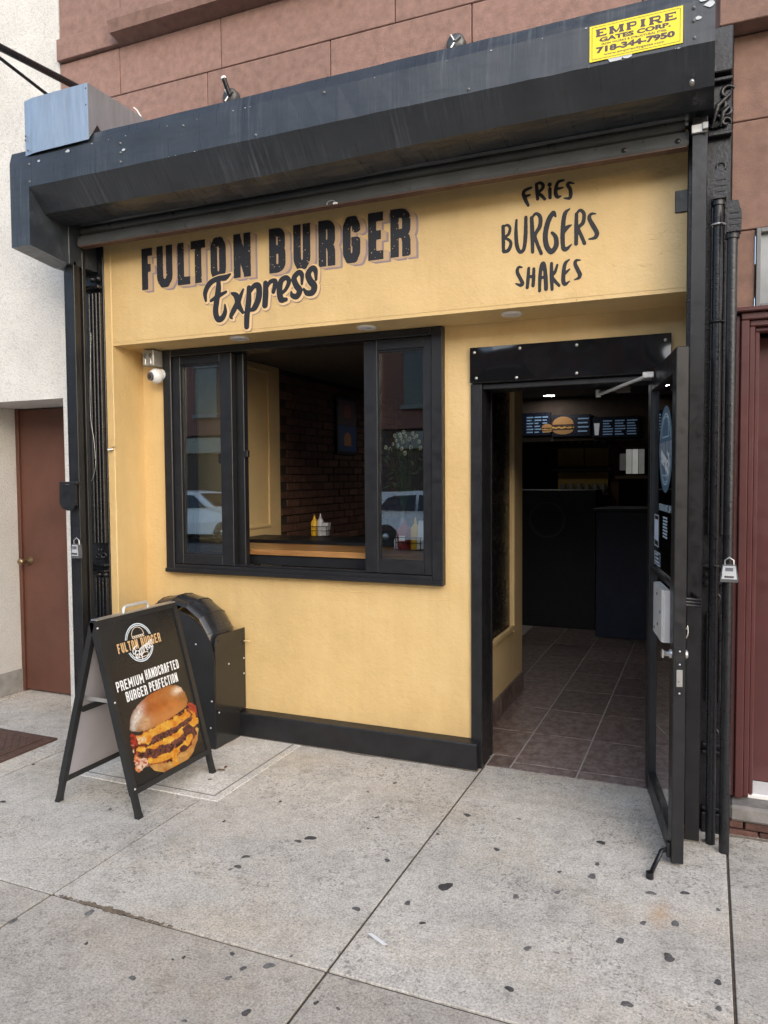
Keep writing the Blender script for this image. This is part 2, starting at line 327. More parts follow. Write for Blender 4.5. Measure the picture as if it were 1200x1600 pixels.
def iso(mb, F, X, Z, to3):
    """marching squares fill of F<0; to3(u,v) -> 3-D point"""
    ny, nx = F.shape; inside = F < 0
    full = inside[:-1, :-1] & inside[1:, :-1] & inside[:-1, 1:] & inside[1:, 1:]
    any_ = inside[:-1, :-1] | inside[1:, :-1] | inside[:-1, 1:] | inside[1:, 1:]
    for j in range(ny-1):
        i = 0; row = any_[j]
        if not row.any(): continue
        while i < nx-1:
            if full[j, i]:
                k = i
                while k+1 < nx-1 and full[j, k+1]: k += 1
                p = [(X[j, i], Z[j, i]), (X[j, k+1], Z[j, k+1]), (X[j+1, k+1], Z[j+1, k+1]), (X[j+1, i], Z[j+1, i])]
                mb.add([to3(*q) for q in p], [(0, 1, 2, 3)]); i = k+1; continue
            if row[i]:
                c = [(j, i), (j, i+1), (j+1, i+1), (j+1, i)]; p = []
                for a in range(4):
                    q0, q1 = c[a], c[(a+1) % 4]; f0, f1 = F[q0], F[q1]
                    if f0 < 0: p.append((X[q0], Z[q0]))
                    if (f0 < 0) != (f1 < 0):
                        t = f0/(f0-f1); p.append((X[q0]+t*(X[q1]-X[q0]), Z[q0]+t*(Z[q1]-Z[q0])))
                if len(p) > 2: mb.add([to3(*q) for q in p], [tuple(range(len(p)))])
            i += 1
    return mb
def sweep(F, st, dx, dz, n=8):
    G = F.copy()
    for k in range(1, n+1):
        sx, sz = int(round(dx*k/n/st)), int(round(dz*k/n/st)); G = np.minimum(G, np.roll(np.roll(F, sx, 1), sz, 0))
    return G
def shift(F, st, dx, dz): return np.roll(np.roll(F, int(round(dx/st)), 1), int(round(dz/st)), 0)
def fil(pts, closed=False, n=5):
    """polyline with rounded corners; points are (x,y) or (x,y,r)"""
    out = []; N = len(pts)
    for i, p in enumerate(pts):
        r = p[2] if len(p) > 2 else 0
        if r <= 0 or (not closed and i in (0, N-1)): out.append((p[0], p[1])); continue
        a = np.array(pts[i-1][:2], float); c = np.array(p[:2], float); b = np.array(pts[(i+1) % N][:2], float)
        u = (a-c)/np.linalg.norm(a-c); v = (b-c)/np.linalg.norm(b-c)
        for k in range(n+1):
            t = k/n; q = (1-t)**2*(c+u*r)+2*t*(1-t)*c+t*t*(c+v*r); out.append(tuple(q))
    if closed: out.append(out[0])
    return out
def glyph(ch, w, h, s):
    """condensed block capital as flat strokes inside a w x h box, stroke width s"""
    r = s/2; l, R_, t, b = r, w-r, h-r, r; m = h*.52; q = min(w*.42, h*.3); S = []
    def st(pts, closed=False, rr=r): S.append((fil(pts, closed), rr, True))
    if ch == 'F': st([(l, 0), (l, h)]); st([(0, t), (w*.92, t)]); st([(0, m), (w*.78, m)])
    elif ch == 'E': st([(l, 0), (l, h)]); st([(0, t), (w*.95, t)]); st([(0, m), (w*.8, m)]); st([(0, b), (w*.95, b)])
    elif ch == 'L': st([(l, 0), (l, h)]); st([(0, b), (w*.9, b)])
    elif ch == 'T': st([(w/2, 0), (w/2, h)]); st([(0, t), (w, t)])
    elif ch == 'U': st([(l, h), (l, b, q), (R_, b, q), (R_, h)])
    elif ch in 'O0': st([(l, b, q), (l, t, q), (R_, t, q), (R_, b, q)], True)
    elif ch == 'D': st([(l, b), (l, t), (R_, t, q), (R_, b, q)], True); st([(l, 0), (l, h)])
    elif ch == 'N': st([(l, 0), (l, h)]); st([(R_, 0), (R_, h)]); st([(l, h-s*.3), (R_, s*.3)])
    elif ch == 'M': st([(l, 0), (l, h)]); st([(R_, 0), (R_, h)]); st([(l, h-s*.3), (w/2, h*.32)], rr=r*.85); st([(w/2, h*.32), (R_, h-s*.3)], rr=r*.85)
    elif ch == 'I': st([(w/2, 0), (w/2, h)])
    elif ch == 'H': st([(l, 0), (l, h)]); st([(R_, 0), (R_, h)]); st([(l, m), (R_, m)])
    elif ch == 'B':
        st([(l, 0), (l, h)]); st([(l, t), (R_*.97, t, q*.7), (R_*.97, m, q*.5), (l, m)]); st([(l, m), (R_, m, q*.6), (R_, b, q*.8), (l, b)])
    elif ch == 'P': st([(l, 0), (l, h)]); st([(l, t), (R_, t, q*.8), (R_, h*.45, q*.8), (l, h*.45)])
    elif ch == 'R': st([(l, 0), (l, h)]); st([(l, t), (R_, t, q*.8), (R_, m*.93, q*.6), (l, m*.93)]); st([(R_*.93, m*.8), (R_, m*.6), (R_, 0)])
    elif ch == 'G': st([(R_, h*.68), (R_, t, q), (l, t, q), (l, b, q), (R_, b, q), (R_, h*.46), (w*.5, h*.46)])
    elif ch == 'C': st([(R_, h*.66), (R_, t, q), (l, t, q), (l, b, q), (R_, b, q), (R_, h*.34)])
    elif ch == 'A': st([(l, 0), (l+w*.06, h*.5), (w/2-r*.5, h)]); st([(R_, 0), (R_-w*.06, h*.5), (w/2+r*.5, h)]); st([(l, h*.27), (R_, h*.27)], rr=r*.8)
    return S
def put(S, x, z, sh=0.): return [([(x+p[0]+sh*p[1], z+p[1]) for p in pts], r, f) for pts, r, f in S]
def word(txt, x0, x1, z0, h, s, gap=.25):
    """block word fitted between x0 and x1"""
    u = {'I': .45, 'M': 1.3, ' ': .6, 'N': 1.08}; tot = sum(u.get(c, 1) for c in txt)+gap*(len(txt)-1); k = (x1-x0)/tot; x = x0; S = []
    for c in txt:
        wd = u.get(c, 1)*k
        if c != ' ': S += put(glyph(c, wd, h, s), x, z0)
        x += wd+gap*k
    return S
def text_mesh(mb, body, x0, x1, z0, z1, to3, bold=0.):
    cu = bpy.data.curves.new('t', 'FONT'); cu.body = body; cu.resolution_u = 3; cu.offset = bold; ob = bpy.data.objects.new('t', cu); COL.objects.link(ob)
    me = ob.to_mesh(); vs = [v.co.copy() for v in me.vertices]; fs = [tuple(p.vertices) for p in me.polygons]
    ax, bx = min(v.x for v in vs), max(v.x for v in vs); az, bz = min(v.y for v in vs), max(v.y for v in vs)
    mb.add([to3(x0+(v.x-ax)/(bx-ax)*(x1-x0), z0+(v.y-az)/(bz-az)*(z1-z0)) for v in vs], fs)
    ob.to_mesh_clear(); bpy.data.objects.remove(ob); bpy.data.curves.remove(cu); return mb

# ================================================================== ground
g = MB().box(-60, 60, -60, 60, -.32, -.19).build('ground', ASPH); g['kind'] = 'structure'
MB().box(-60, 60, -13.3, -1.12, -.19, -.15).build('road', ASPH)['kind'] = 'structure'
MB().box(-60, 60, -1.12, -.96, -.3, 0, c=.02).build('kerb', STONE)['kind'] = 'structure'
MB().box(-60, 60, -13.5, -13.3, -.3, 0, c=.02).build('kerb', STONE)['kind'] = 'structure'
MB().box(-60, 60, -18, -13.5, -.19, -.004).build('far_pavement', CONC2)['kind'] = 'structure'
pave = structure('pavement')
MB().box(-40, 40, -.96, 4.6, -.19, -.006).build('paving_bed', mat('joint_dirt', (.085, .068, .052), .9, vs=40, var=.4), pave)
XE = [-7.7, -6.6, -5.5, -4.4, -3.27, -2.165, -1.047, .088, 1.2, 2.3, 3.4]; YE = [-.955, .32, 1.983, 3.76]
SLABS = {}
for i in range(len(XE)-1):
    for j in range(3):
        m = CONC2 if j < 2 else (CONC_R if i in (6, 7) else CONC)
        q = random.uniform(-.0015, .0015); y1 = 4.0 if (j == 2 and XE[i+1] < -3.2) else YE[j+1]
        SLABS[i, j] = MB().box(XE[i]+.0048, XE[i+1]-.0048, YE[j]+.005, y1-.005, -.1, q, c=.002).build('slab', m, pave)
def slab_at(x, y):
    for (i, j), o in SLABS.items():
        if XE[i] <= x < XE[i+1] and YE[j] <= y < YE[j+1]: return o
    return SLABS[5, 2]
# the worn, refilled edge of the long joint
pt = MB()
for k in range(46):
    x = -2.13+k*.0125+random.uniform(-.004, .004); a = random.uniform(.006, .016)*(1-abs(k-20)/30)
    pt.add([(x+a*math.cos(t)*1.3, 1.984+random.uniform(-.006, .006)+a*math.sin(t), .0025+random.uniform(0, .0012)) for t in np.linspace(0, 6.28, 7)[:-1]], [tuple(range(6))])
o = pt.build('joint_rubble', mat('rubble', (.17, .13, .09), .9, vs=60, var=.5), pave); o['kind'] = 'stuff'
# grit that has gathered along the foot of the wall, the rails and the door frame
dirt = MB()
def grit(x0, y0_, x1, y1_, wd):
    n = max(6, int(math.hypot(x1-x0, y1_-y0_)/.012)); nx, ny = -(y1_-y0_), x1-x0; L_ = math.hypot(nx, ny); nx, ny = nx/L_, ny/L_; a = []; b_ = []
    w_ = wd
    for i in range(n+1):
        t_ = i/n; w_ = max(.002, min(wd*1.8, w_+random.uniform(-.0035, .0035))); x, y = x0+(x1-x0)*t_, y0_+(y1_-y0_)*t_
        a.append((x, y, .006)); b_.append((x-nx*w_, y-ny*w_, .0022))
    dirt.add(a+b_, [(i, i+1, n+2+i, n+1+i) for i in range(n)])
grit(-2.47, 3.6545, -1.062, 3.6545, .010); grit(-1.062, 3.6545, -1.062, 3.70, .006); grit(-3.10, 3.413, -2.478, 3.413, .008); grit(-2.4775, 3.413, -2.4775, 3.655, .006); grit(-.075, 3.279, -.012, 3.279, .012); grit(-.01, 3.30, .10, 3.38, .02); grit(.10, 3.398, 1.2, 3.398, .014); grit(-3.55, 3.484, -3.35, 3.44, .012)
o = dirt.build('wall_foot_grit', mat('grit', (.15, .125, .10), .95, var=.5, vs=120), pave); o['kind'] = 'stuff'
# pale repair patch beside the duct
MB().box(-2.93, -2.075, 2.86, 3.65, -.05, .004, c=.002).build('repair_patch', CONC3, pave)
pb = MB(); pb.box(-2.125, -2.117, 2.9, 3.65, .003, .0055); pb.box(-2.93, -2.125, 2.9, 2.908, .003, .0055)
pb.build('patch_groove', mat('groove', (.24, .225, .2), .9, bst=0), pave)
# flattened gum, one blob each
gum_px = [(485, 1310, 17), (384, 1339, 12), (372, 1355, 13), (360, 1359, 8), (140, 1427, 15), (420, 1510, 17), (557, 1421, 14), (385, 1583, 15), (357, 1529, 11), (363, 1491, 9), (730, 1274, 13), (776, 1328, 11), (696, 1386, 24),
          (806, 1402, 13), (871, 1395, 11), (933, 1351, 10), (925, 1370, 16), (939, 1317, 14), (1017, 1396, 14), (1070, 1396, 13), (1055, 1444, 15), (1005, 1443, 11), (969, 1471, 15), (1045, 1497, 20), (824, 1483, 13), (796, 1546, 14),
          (637, 1412, 12), (660, 1443, 10), (684, 1304, 8), (605, 1345, 11), (589, 1278, 9), (617, 1224, 8), (874, 1363, 8), (811, 1280, 7), (207, 1529, 11), (135, 1475, 7), (20, 1440, 12), (5, 1253, 9), (172, 1265, 7), (466, 1315, 12),
          (350, 1284, 7), (438, 1253, 7), (575, 1238, 6), (1122, 1422, 8), (1122, 1536, 13), (1123, 1577, 11), (980, 1570, 17), (287, 1497, 7), (380, 1514, 11), (270, 1500, 5), (455, 1495, 6), (528, 1577, 7), (494, 1568, 8), (52, 1195, 7), (575, 1295, 6), (288, 1596, 8)]
for x, y, wpx in gum_px:
    p = on_z(x, y); d = np.linalg.norm(p-CAM); R0 = wpx/FPX*d/2*.80; a0 = random.uniform(0, 6); K = 12
    rr = [R0*(1+.25*math.sin(2*t+a0)+.12*math.sin(3*t+2*a0)+random.uniform(-.12, .12)) for t in np.linspace(0, 6.28, K+1)[:-1]]
    vs = [(p[0]+rr[k]*math.cos(6.283*k/K), p[1]+rr[k]*math.sin(6.283*k/K), .0022) for k in range(K)]+[(p[0], p[1], .0036)]
    MB().add(vs, [(k, (k+1) % K, K) for k in range(K)]).build('gum_spot', GUM, slab_at(p[0], p[1]))
p = on_z(588, 1470); q = on_z(602, 1482); q2 = on_z(574, 1461)
tag(MB().add([(q2[0], q2[1], .005), (q2[0]+.012, q2[1]+.008, .006), (q[0]+.006, q[1]+.008, .009), (q[0]-.006, q[1], .008)], [(0, 1, 2, 3)]).build('paper_strip', P_WHITE), 'narrow white paper strip lying on the pavement', 'litter')
for x, y, kk, ll in ((345, 1206, .028, 'largest curled brown dry leaf beside a foot of the sandwich board'), (353, 1201, .02, 'smaller brown dry leaf touching the largest one near the sandwich board'), (328, 1221, .014, 'tiny brown leaf scrap lying on its own on the pale concrete patch')):
    p = on_z(x, y); a0 = random.uniform(0, 3)
    tag(MB().add([(p[0]+kk*a*math.cos(a0)-kk*b_*.35*math.sin(a0), p[1]+kk*a*math.sin(a0)+kk*b_*.35*math.cos(a0), .007+.006*abs(b_)) for a, b_ in ((-1, 0), (-.3, 1), (.5, .7), (1, 0), (.4, -.8), (-.4, -.9))], [tuple(range(6))]).build('dry_leaf', mat('dry_leaf', (.12, .05, .03), .8, bst=0)), ll, 'leaf', 'dry leaves by the board')
# cellar hatch
t = thing('cellar_hatch', 'rusty brown metal cellar hatch set in the pavement by the white building', 'hatch', (-4.1, 2.7, 0))
MB().box(-4.72, -3.43, 2.05, 3.215, -.02, .010, c=.003).build('frame', RUSTP, t)
MB().box(-4.66, -3.49, 2.10, 3.165, -.01, .016, c=.003).build('plate', RUSTP, t)
tr = MB()
for i in range(34):
    for j in range(26):
        x, y = -3.51-i*.026, 3.14-j*.026; s_ = 1 if (i+j) % 2 else -1
        tr.add([(x-.009, y-.009*s_, .016), (x+.009, y+.009*s_, .016), (x+.0035, y-.0035*s_, .0185), (x-.0035, y+.0035*s_, .0185)], [(0, 2, 1), (0, 1, 3), (0, 3, 2), (1, 2, 3)])
tr.build('tread', RUSTP, t)['kind'] = 'stuff'

# ================================================================== buildings
# --- brownstone over and beside the shop
bs = thing('brownstone_building', 'pink and brown stone building above and to the right of the shop front', 'building', (-.5, 3.6, 0))
mb = MB(); mb.box(-3.57, 6, 3.53, 3.95, 3.02, 4.08); mb.box(-3.57, -2.86, 3.53, 3.95, 4.08, 6.2); mb.box(-1.7, 6, 3.53, 3.95, 4.08, 6.2); mb.box(-3.57, 6, 3.53, 3.95, 6.2, 9.5)
mb.box(.074, 6, 3.53, 3.95, 2.6, 3.02); mb.box(1.5, 6, 3.53, 3.95, 0, 2.6)
mb.build('wall', mat('stone_joint', (.18, .11, .09), .9, bst=0), bs)
def blk(x0, x1, z0, z1, m, y=3.5): return MB().box(x0+.0025, x1-.0025, y+random.uniform(-.001, .001), 3.53, z0+.0025, z1-.0025, c=.003).build('stone_block', m, bs)
def course(xs, z0, z1, m, y=3.5):
    for a, b_ in zip(xs[:-1], xs[1:]): blk(a, b_, z0, z1, m, y)
course([-3.57, -2.52, -1.772, -1.035, -.28, .30], 3.30, 3.697, PINK); course([-3.57, -3.12, -2.428, -1.42, -.60, .30], 3.697, 3.963, PINK)
course([-3.57, -3.10], 3.963, 4.093, PINK, 3.47); course([-1.5, -.7, .30], 3.963, 4.40, PINK)
course([-3.57, -3.11, -2.86], 4.093, 4.55, PINK); course([-3.57, -2.86], 4.55, 5.0, PINK); course([-1.7, -.9, .3], 4.4, 4.85, PINK); course([-3.57, -2.86], 5.0, 6.2, PINK); course([-1.7, .3], 4.85, 6.2, PINK)
course([-3.57, -2.3, -1, .3], 6.2, 7.2, PINK)
course([.074, .95, 1.9], 2.945, 3.29, BROWN); course([.074, 1.4, 1.9], 2.503, 2.945, BROWN); blk(.074, .170, 2.165, 2.503, BROWN)
course([.30, 1.2, 2.4], 3.29, 3.80, BROWN, 3.40); course([.02, .30], 3.29, 3.80, BROWN, 3.40); course([.30, 2.4], 3.80, 4.6, BROWN)
sl_ = MB().prism([(3.40, 3.985), (3.38, 4.04), (3.38, 4.085), (3.53, 4.105), (3.53, 3.963), (3.50, 3.963)], -3.10, -1.5, 'x'); sl_.build('window_sill', PINK, bs)
wn = MB(); wn.box(-2.86, -1.7, 3.70, 3.74, 4.10, 6.2); wnd = wn.build('window', NEARBLK, bs)
fr = MB(); fr.box(-2.84, -2.78, 3.60, 3.70, 4.11, 6.2); fr.box(-2.78, -1.7, 3.60, 3.70, 4.11, 4.17); fr.build('frame', BLACK, wnd)
for k in range(9): MB().tube([(-2.74+k*.11, 3.56, 4.10), (-2.74+k*.11, 3.56, 5.6)], .008, 8).build('bar', WHITEP, wnd)
# wall fittings above the shutter hood
for x, y, st_ in ((358, 150, 1), (711, 66, 0)):
    p = on_y(x, y, 3.46); t = thing('wall_anchor', 'round metal anchor plate %s above the shutter hood' % ('with a rod sticking up' if st_ else 'with crossed bolts only'), 'anchor', tuple(p))
    MB().lathe([(0, -.004), (.035, -.004), (.044, .004), (.044, .04)], p, 'y', 20).build('plate', mat('plate_metal', (.10, .10, .10), .45, metal=.5), t)
    for a in (.5, 2.1, 4.2): MB().tube([(p[0]+.006*math.cos(a), p[1]-.006, p[2]+.006*math.sin(a)), (p[0]+.034*math.cos(a), p[1]-.012, p[2]+.034*math.sin(a))], .006, 6).build('bolt', STEEL, t)
    if st_:
        q = on_y(350, 124, 3.42); MB().tube([(p[0]+.01, p[1]-.01, p[2]), tuple(q)], .013, 10).build('rod', IRON, t)
        qq = on_y(349, 121, 3.42); MB().tube([tuple(q), tuple(qq)], .015, 10).build('cap', WHITEP, t)
# projecting poles at top left
for nm, a, b_, r_, lb in (('flag_pole', (118, 135), (-40, 53), .020, 'thick dark pole sticking out of the stone wall above the galvanised box'), ('stay_rod', (74, 148), (-40, 60), .009, 'thin dark stay rod slanting up behind the galvanised box')):
    p = on_x(*a, -3.42); q = on_x(*b_, -3.42)
    d = (Vector(q)-Vector(p)); p0 = Vector(p)-d*(.13 if r_ > .01 else .9)
    tag(MB().tube([tuple(p0), tuple(Vector(p)+d*1.4)], r_, 12).build(nm, IRON), lb, 'pole')

# --- maroon doorway on the right
md = thing('maroon_doorway', 'maroon panelled doorway with moulded casing beside the black pipes', 'doorway', (.6, 3.5, 0))
def casing(x0, x1, y, z1, nm='casing'):
    B(nm, MAROON, md, x0, x1, y, 3.56, .14, z1, c=.004)
casing(.082, .118, 3.47, 2.155); casing(.118, .150, 3.455, 2.13); casing(.150, .172, 3.475, 2.105); casing(.172, .190, 3.50, 2.085)
for x0, y, z0, z1 in ((.1185, 3.454, 2.131, 2.16), (.1505, 3.474, 2.1055, 2.131), (.1725, 3.499, 2.086, 2.1055)): B('head_casing', MAROON, md, x0, 1.3, y, 3.56, z0, z1, c=.004)
B('cornice', MAROON, md, .076, 1.34, 3.43, 3.52, 2.1605, 2.178, c=.004)
B('door_leaf', MAROON, md, .19, 1.2, 3.66, 3.72, .15, 2.086); B('door_panel', MAROON, md, .30, .62, 3.648, 3.66, .35, 1.0, c=.01); B('door_panel', MAROON, md, .30, .62, 3.648, 3.66, 1.1, 1.95, c=.01)
B('threshold', WHITEP, md, .168, 1.3, 3.50, 3.66, .128, .150, c=.004)
B('step', STONE, md, .098, 1.5, 3.40, 3.72, .060, .127, c=.012)
for k in range(12):
    for j in range(2):
        x0 = .098+k*.115-(.055 if j else 0); x1 = x0+.108
        if x1 > .10: B('brick', mat('brown_brick', (.10, .048, .038), .85, var=.3, vs=30, bs=120, bst=.5, obj_var=.25), md, max(.098, x0), x1, 3.415+random.uniform(-.004, .004), 3.56, -.01+j*.036, .020+j*.036, c=.004)
tw = thing('transom_window', 'grey metal framed window set in brown stone above the maroon doorway', 'window', (.6, 3.5, 2.2))
B('frame', mat('grey_metal', (.16, .165, .17), .5), tw, .172, .188, 3.485, 3.56, 2.182, 2.503); B('frame', MATS['grey_metal'], tw, .188, 1.2, 3.487, 3.56, 2.485, 2.503); B('frame', MATS['grey_metal'], tw, .188, 1.2, 3.487, 3.56, 2.182, 2.197)
B('pane', mat('frosted_pane', (.30, .32, .33), .15, bst=0), tw, .188, 1.2, 3.515, 3.53, 2.197, 2.485, c=0)
MB().box(.19, 1.5, 3.73, 3.9, 0, 2.6).build('door_backing', NEARBLK, md)

# --- white stucco building on the left
wb = thing('stucco_building', 'white rough stucco building with a recessed brown door', 'building', (-5, 3.7, 0))
mb = MB(); mb.box(-9, -4.47, 3.5, 6, -.05, 9.5); mb.box(-4.47, -3.572, 3.5, 6, 1.993, 9.5); mb.box(-3.615, -3.556, 3.5, 4.02, -.05, 1.993); mb.box(-4.47, -3.615, 3.98, 6, -.05, 1.993); mb.build('wall', STUCCO, wb)
# thin stucco lip with a wavering edge where it meets the black pilaster
lp = []; zz = np.linspace(0, 2.7, 40)
for z in zz: lp.append((-3.545+random.uniform(-.006, .006), z))
lip = [( -3.60, 0)]+lp+[(-3.60, 2.7)]; MB().prism(lip, 3.485, 3.4995, 'y').build('wall_edge', STUCCO, wb)
MB().box(-4.4702, -4.462, 3.52, 3.9, 0, .16, c=.002).build('base_band', mat('grey_render', (.33, .32, .30), .9, vs=12, var=.25, bs=90, bst=.6), wb)
dr = MB().box(-4.44, -3.60, 3.90, 3.945, .012, 1.985, c=.003).build('door', DOORB, wb)
MB().box(-4.47, -4.44, 3.885, 3.97, 0, 1.992, c=.002).build('door_frame', DOORB, wb)
kp = on_y(40, 877, 3.86); MB().lathe([(0, -.055), (.020, -.052), (.026, -.038), (.020, -.02), (.012, -.012), (.012, .02), (.03, .034), (.03, .042)], (kp[0], 3.86, kp[2]), 'y', 18).build('knob', mat('brass', (.30, .22, .13), .35, metal=.8), dr)

# ================================================================== shop front
sf = thing('shop_front', 'yellow stucco shop front with black lettering over window and door', 'shop front', (-1.6, 3.6, 0))
def rough_wall(name, polys, m):
    mb = MB()
    for p in polys: mb.box(*p)
    return mb.build(name, m, sf)
rough_wall('wall', [(-3.19, -2.99, 3.72, 3.90, 0, 2.29), (-2.99, -1.26, 3.72, 3.90, 0, .95), (-1.26, -1.095, 3.72, 3.90, 0, 2.29), (-1.095, -.17, 3.72, 3.90, 2.13, 2.29), (-.17, -.092, 3.72, 3.90, 0, 2.29)], YELLOW)
MB().box(-3.19, -.092, 3.47, 3.90, 2.29, 2.94, c=0).build('fascia', YELLOW, sf)
sb = MB(); sb.prism([(3.472, 2.272), (3.72, 2.262), (3.72, 2.29), (3.472, 2.29)], -3.19, -.092, 'x'); sb.build('soffit', YELLOW, sf)
jp = MB(); jp.box(-3.243, -3.19, 3.465, 3.9, 0, 2.93, c=.004); jp.build('jamb', YELLOW, sf)
MB().box(-.140, -.078, 3.462, 3.478, 2.60, 2.69, c=.002).build('black_plate', BLACK, sf)
pl = MB(); pl.prism([(3.655, -.01), (3.655, .134), (3.66, .140), (3.72, .148), (3.72, -.01)], -3.19, -1.062, 'x'); pl.build('plinth', BLACK, sf)
# trowelled edge of an old patch under the window
MB().tube(sm([(lambda p: (p[0], 3.7200, p[2]))(on_y(x, y, 3.72)) for x, y in ((395, 905), (440, 916), (500, 922), (570, 926), (640, 934), (700, 938), (708, 925), (705, 912))], 3), .0020, 5).build('patch_ridge', YELLOW, sf)
# soffit downlights
for x, y in ((374, 529), (573, 512), (800, 491)):
    p = on_z(x, y, 2.266); d = MB().lathe([(.030, -.004), (.046, -.006), (.052, -.002), (.052, .01)], p, 'z', 24).build('downlight', WHITEP, sf)
    MB().lathe([(0, .002), (.031, -.001)], p, 'z', 20).build('lens', mat('lamp_lens', (.25, .24, .22), .3, bst=0), d)
# painted trim bolt on the left jamb
p = on_y(174, 693, 3.45); MB().box(p[0]-.004, p[0]+.02, 3.452, 3.466, p[2]-.02, p[2]+.03, c=.003).build('bracket', YELLOW, sf)
p = on_y(168, 703, 3.44); MB().tube([(p[0], 3.44, p[2]), (p[0]+.02, 3.462, p[2]+.004)], .007, 8).build('bolt', STEEL, sf)

# ---- painted lettering on the fascia (plane Y = 3.47)
def fas(off): return lambda x, z: (x, 3.47-off, z)
def PX(x, y): p = on_y(x, y, 3.47); return (p[0], p[2])
st = .0028; X, Z = grid(-3.02, -1.22, 2.50, 2.87, st)
L = []; ZB, ZT = 2.569, 2.797
for ch, a, b_ in (('F', 55, 99), ('U', 114, 174), ('L', 195, 248), ('T', 247, 303), ('O', 324, 383), ('N', 414, 480), ('B', 553, 616), ('U', 648, 713), ('R', 746, 810), ('G', 841, 908), ('E', 940, 1001), ('R', 1027, 1104)):
    yl = 385+(330-385)*(a-55)/1045; xa = on_y(200+.4*a, 260+.4*yl, 3.47)[0]; xb = on_y(200+.4*b_, 260+.4*yl, 3.47)[0]
    L += put(glyph(ch, xb-xa, ZT-ZB, .042), xa, ZB)
F0 = field(L, X, Z)
Nf = rng.random(X.shape); 
def smooth(a, k=1):
    for _ in range(k): a = (a+np.roll(a, 1, 0)+np.roll(a, -1, 0)+np.roll(a, 1, 1)+np.roll(a, -1, 1))/5
    return a
F = F0-.001+.004*(smooth(Nf, 4)-.5)
spk = np.full(X.shape, 9.)
big = smooth(rng.random(X.shape), 40); big = (big-big.min())/(big.max()-big.min())
for _ in range(760):
    j, i = rng.integers(0, X.shape[0]), rng.integers(0, X.shape[1])
    if big[j, i] < .42: continue
    r_ = rng.uniform(.001, .0036); j0, j1, i0, i1 = max(0, j-4), j+5, max(0, i-4), i+5
    spk[j0:j1, i0:i1] = np.minimum(spk[j0:j1, i0:i1], np.hypot((X[j0:j1, i0:i1]-X[j, i])*1.2, Z[j0:j1, i0:i1]-Z[j, i])-r_)
iso(MB(), sweep(F0-.002, st, .040, -.017, 12), X, Z, fas(.0010)).build('lettering_outer_shade', PURP, sf)
iso(MB(), sweep(F0-.002, st, .027, -.008, 10), X, Z, fas(.0018)).build('lettering_inner_shade', TAN, sf)
iso(MB(), np.maximum(F, -spk), X, Z, fas(.0026)).build('lettering', INK, sf)['label'] = 'black painted words FULTON BURGER'
# script word, traced stroke by stroke
def tr_(pts, k, ox, oy, rpx):
    rs = rpx if isinstance(rpx, (list, tuple)) else [rpx]*len(pts); P = [PX(ox+k*x, oy+k*y) for x, y in pts]; rs = [1.2*q+1.5 for q in rs]
    c = on_y(ox+k*pts[0][0], oy+k*pts[0][1], 3.47); u = on_y(ox+k*pts[0][0], oy+k*pts[0][1]+1, 3.47); s_ = abs(u[2]-c[2])*k
    return (P, [r*s_ for r in rs], False)
def brush(pts, rr, k, ox, oy):
    q = sm(pts); n = len(q); ts = np.linspace(0, 1, n); rs = list(np.interp(ts, np.linspace(0, 1, len(rr)), rr)); return tr_(q, k, ox, oy, rs)
E1 = [([(128, 400), (122, 330), (160, 250), (230, 205), (300, 195), (345, 165)], (10, 20, 22, 18, 22, 8)), ([(240, 200), (240, 290), (225, 400), (215, 500), (235, 565), (275, 555), (300, 500), (298, 435)], (14, 24, 24, 24, 22, 22, 18, 6)), ([(172, 402), (230, 365), (308, 322)], (10, 18, 10)),
      ([(360, 335), (400, 360), (420, 440), (458, 505)], (10, 24, 24, 12)), ([(462, 300), (420, 400), (375, 490), (352, 540), (365, 562)], (8, 22, 22, 16, 4)),
      ([(512, 285), (510, 400), (495, 530), (492, 630)], (18, 24, 24, 22)), ([(515, 330), (560, 268), (600, 275), (600, 370), (565, 460), (525, 488)], (14, 20, 24, 26, 24, 10)),
      ([(660, 245), (662, 330), (655, 440)], (20, 24, 24)), ([(665, 300), (700, 235), (745, 225), (745, 265), (730, 320)], (10, 16, 18, 20, 16)),
      ([(790, 350), (840, 300), (870, 230), (845, 195), (800, 225), (785, 310), (800, 390), (845, 390)], (10, 14, 18, 18, 22, 24, 24, 14)),
      ([(985, 250), (985, 170), (955, 150), (915, 200), (935, 265), (965, 310), (940, 362), (900, 355), (888, 320)], (10, 18, 20, 22, 24, 24, 22, 18, 6)),
      ([(1112, 212), (1105, 130), (1075, 112), (1040, 165), (1060, 225), (1095, 270), (1080, 325), (1030, 332), (1000, 295)], (10, 20, 20, 24, 26, 26, 24, 20, 8))]
S2 = [brush(p, r, .175, 300, 400) for p, r in E1]
X, Z = grid(-2.62, -1.76, 2.28, 2.62, st); F = field(S2, X, Z)
iso(MB(), shift(F-.0095, st, .009, -.005), X, Z, fas(.0032)).build('script_outer_shade', PURP, sf)
iso(MB(), shift(F-.0090, st, .0045, -.0015), X, Z, fas(.0038)).build('script_edge', CREML, sf)
iso(MB(), F, X, Z, fas(.0046)).build('script_lettering', INK, sf)['label'] = 'black painted script word Express'
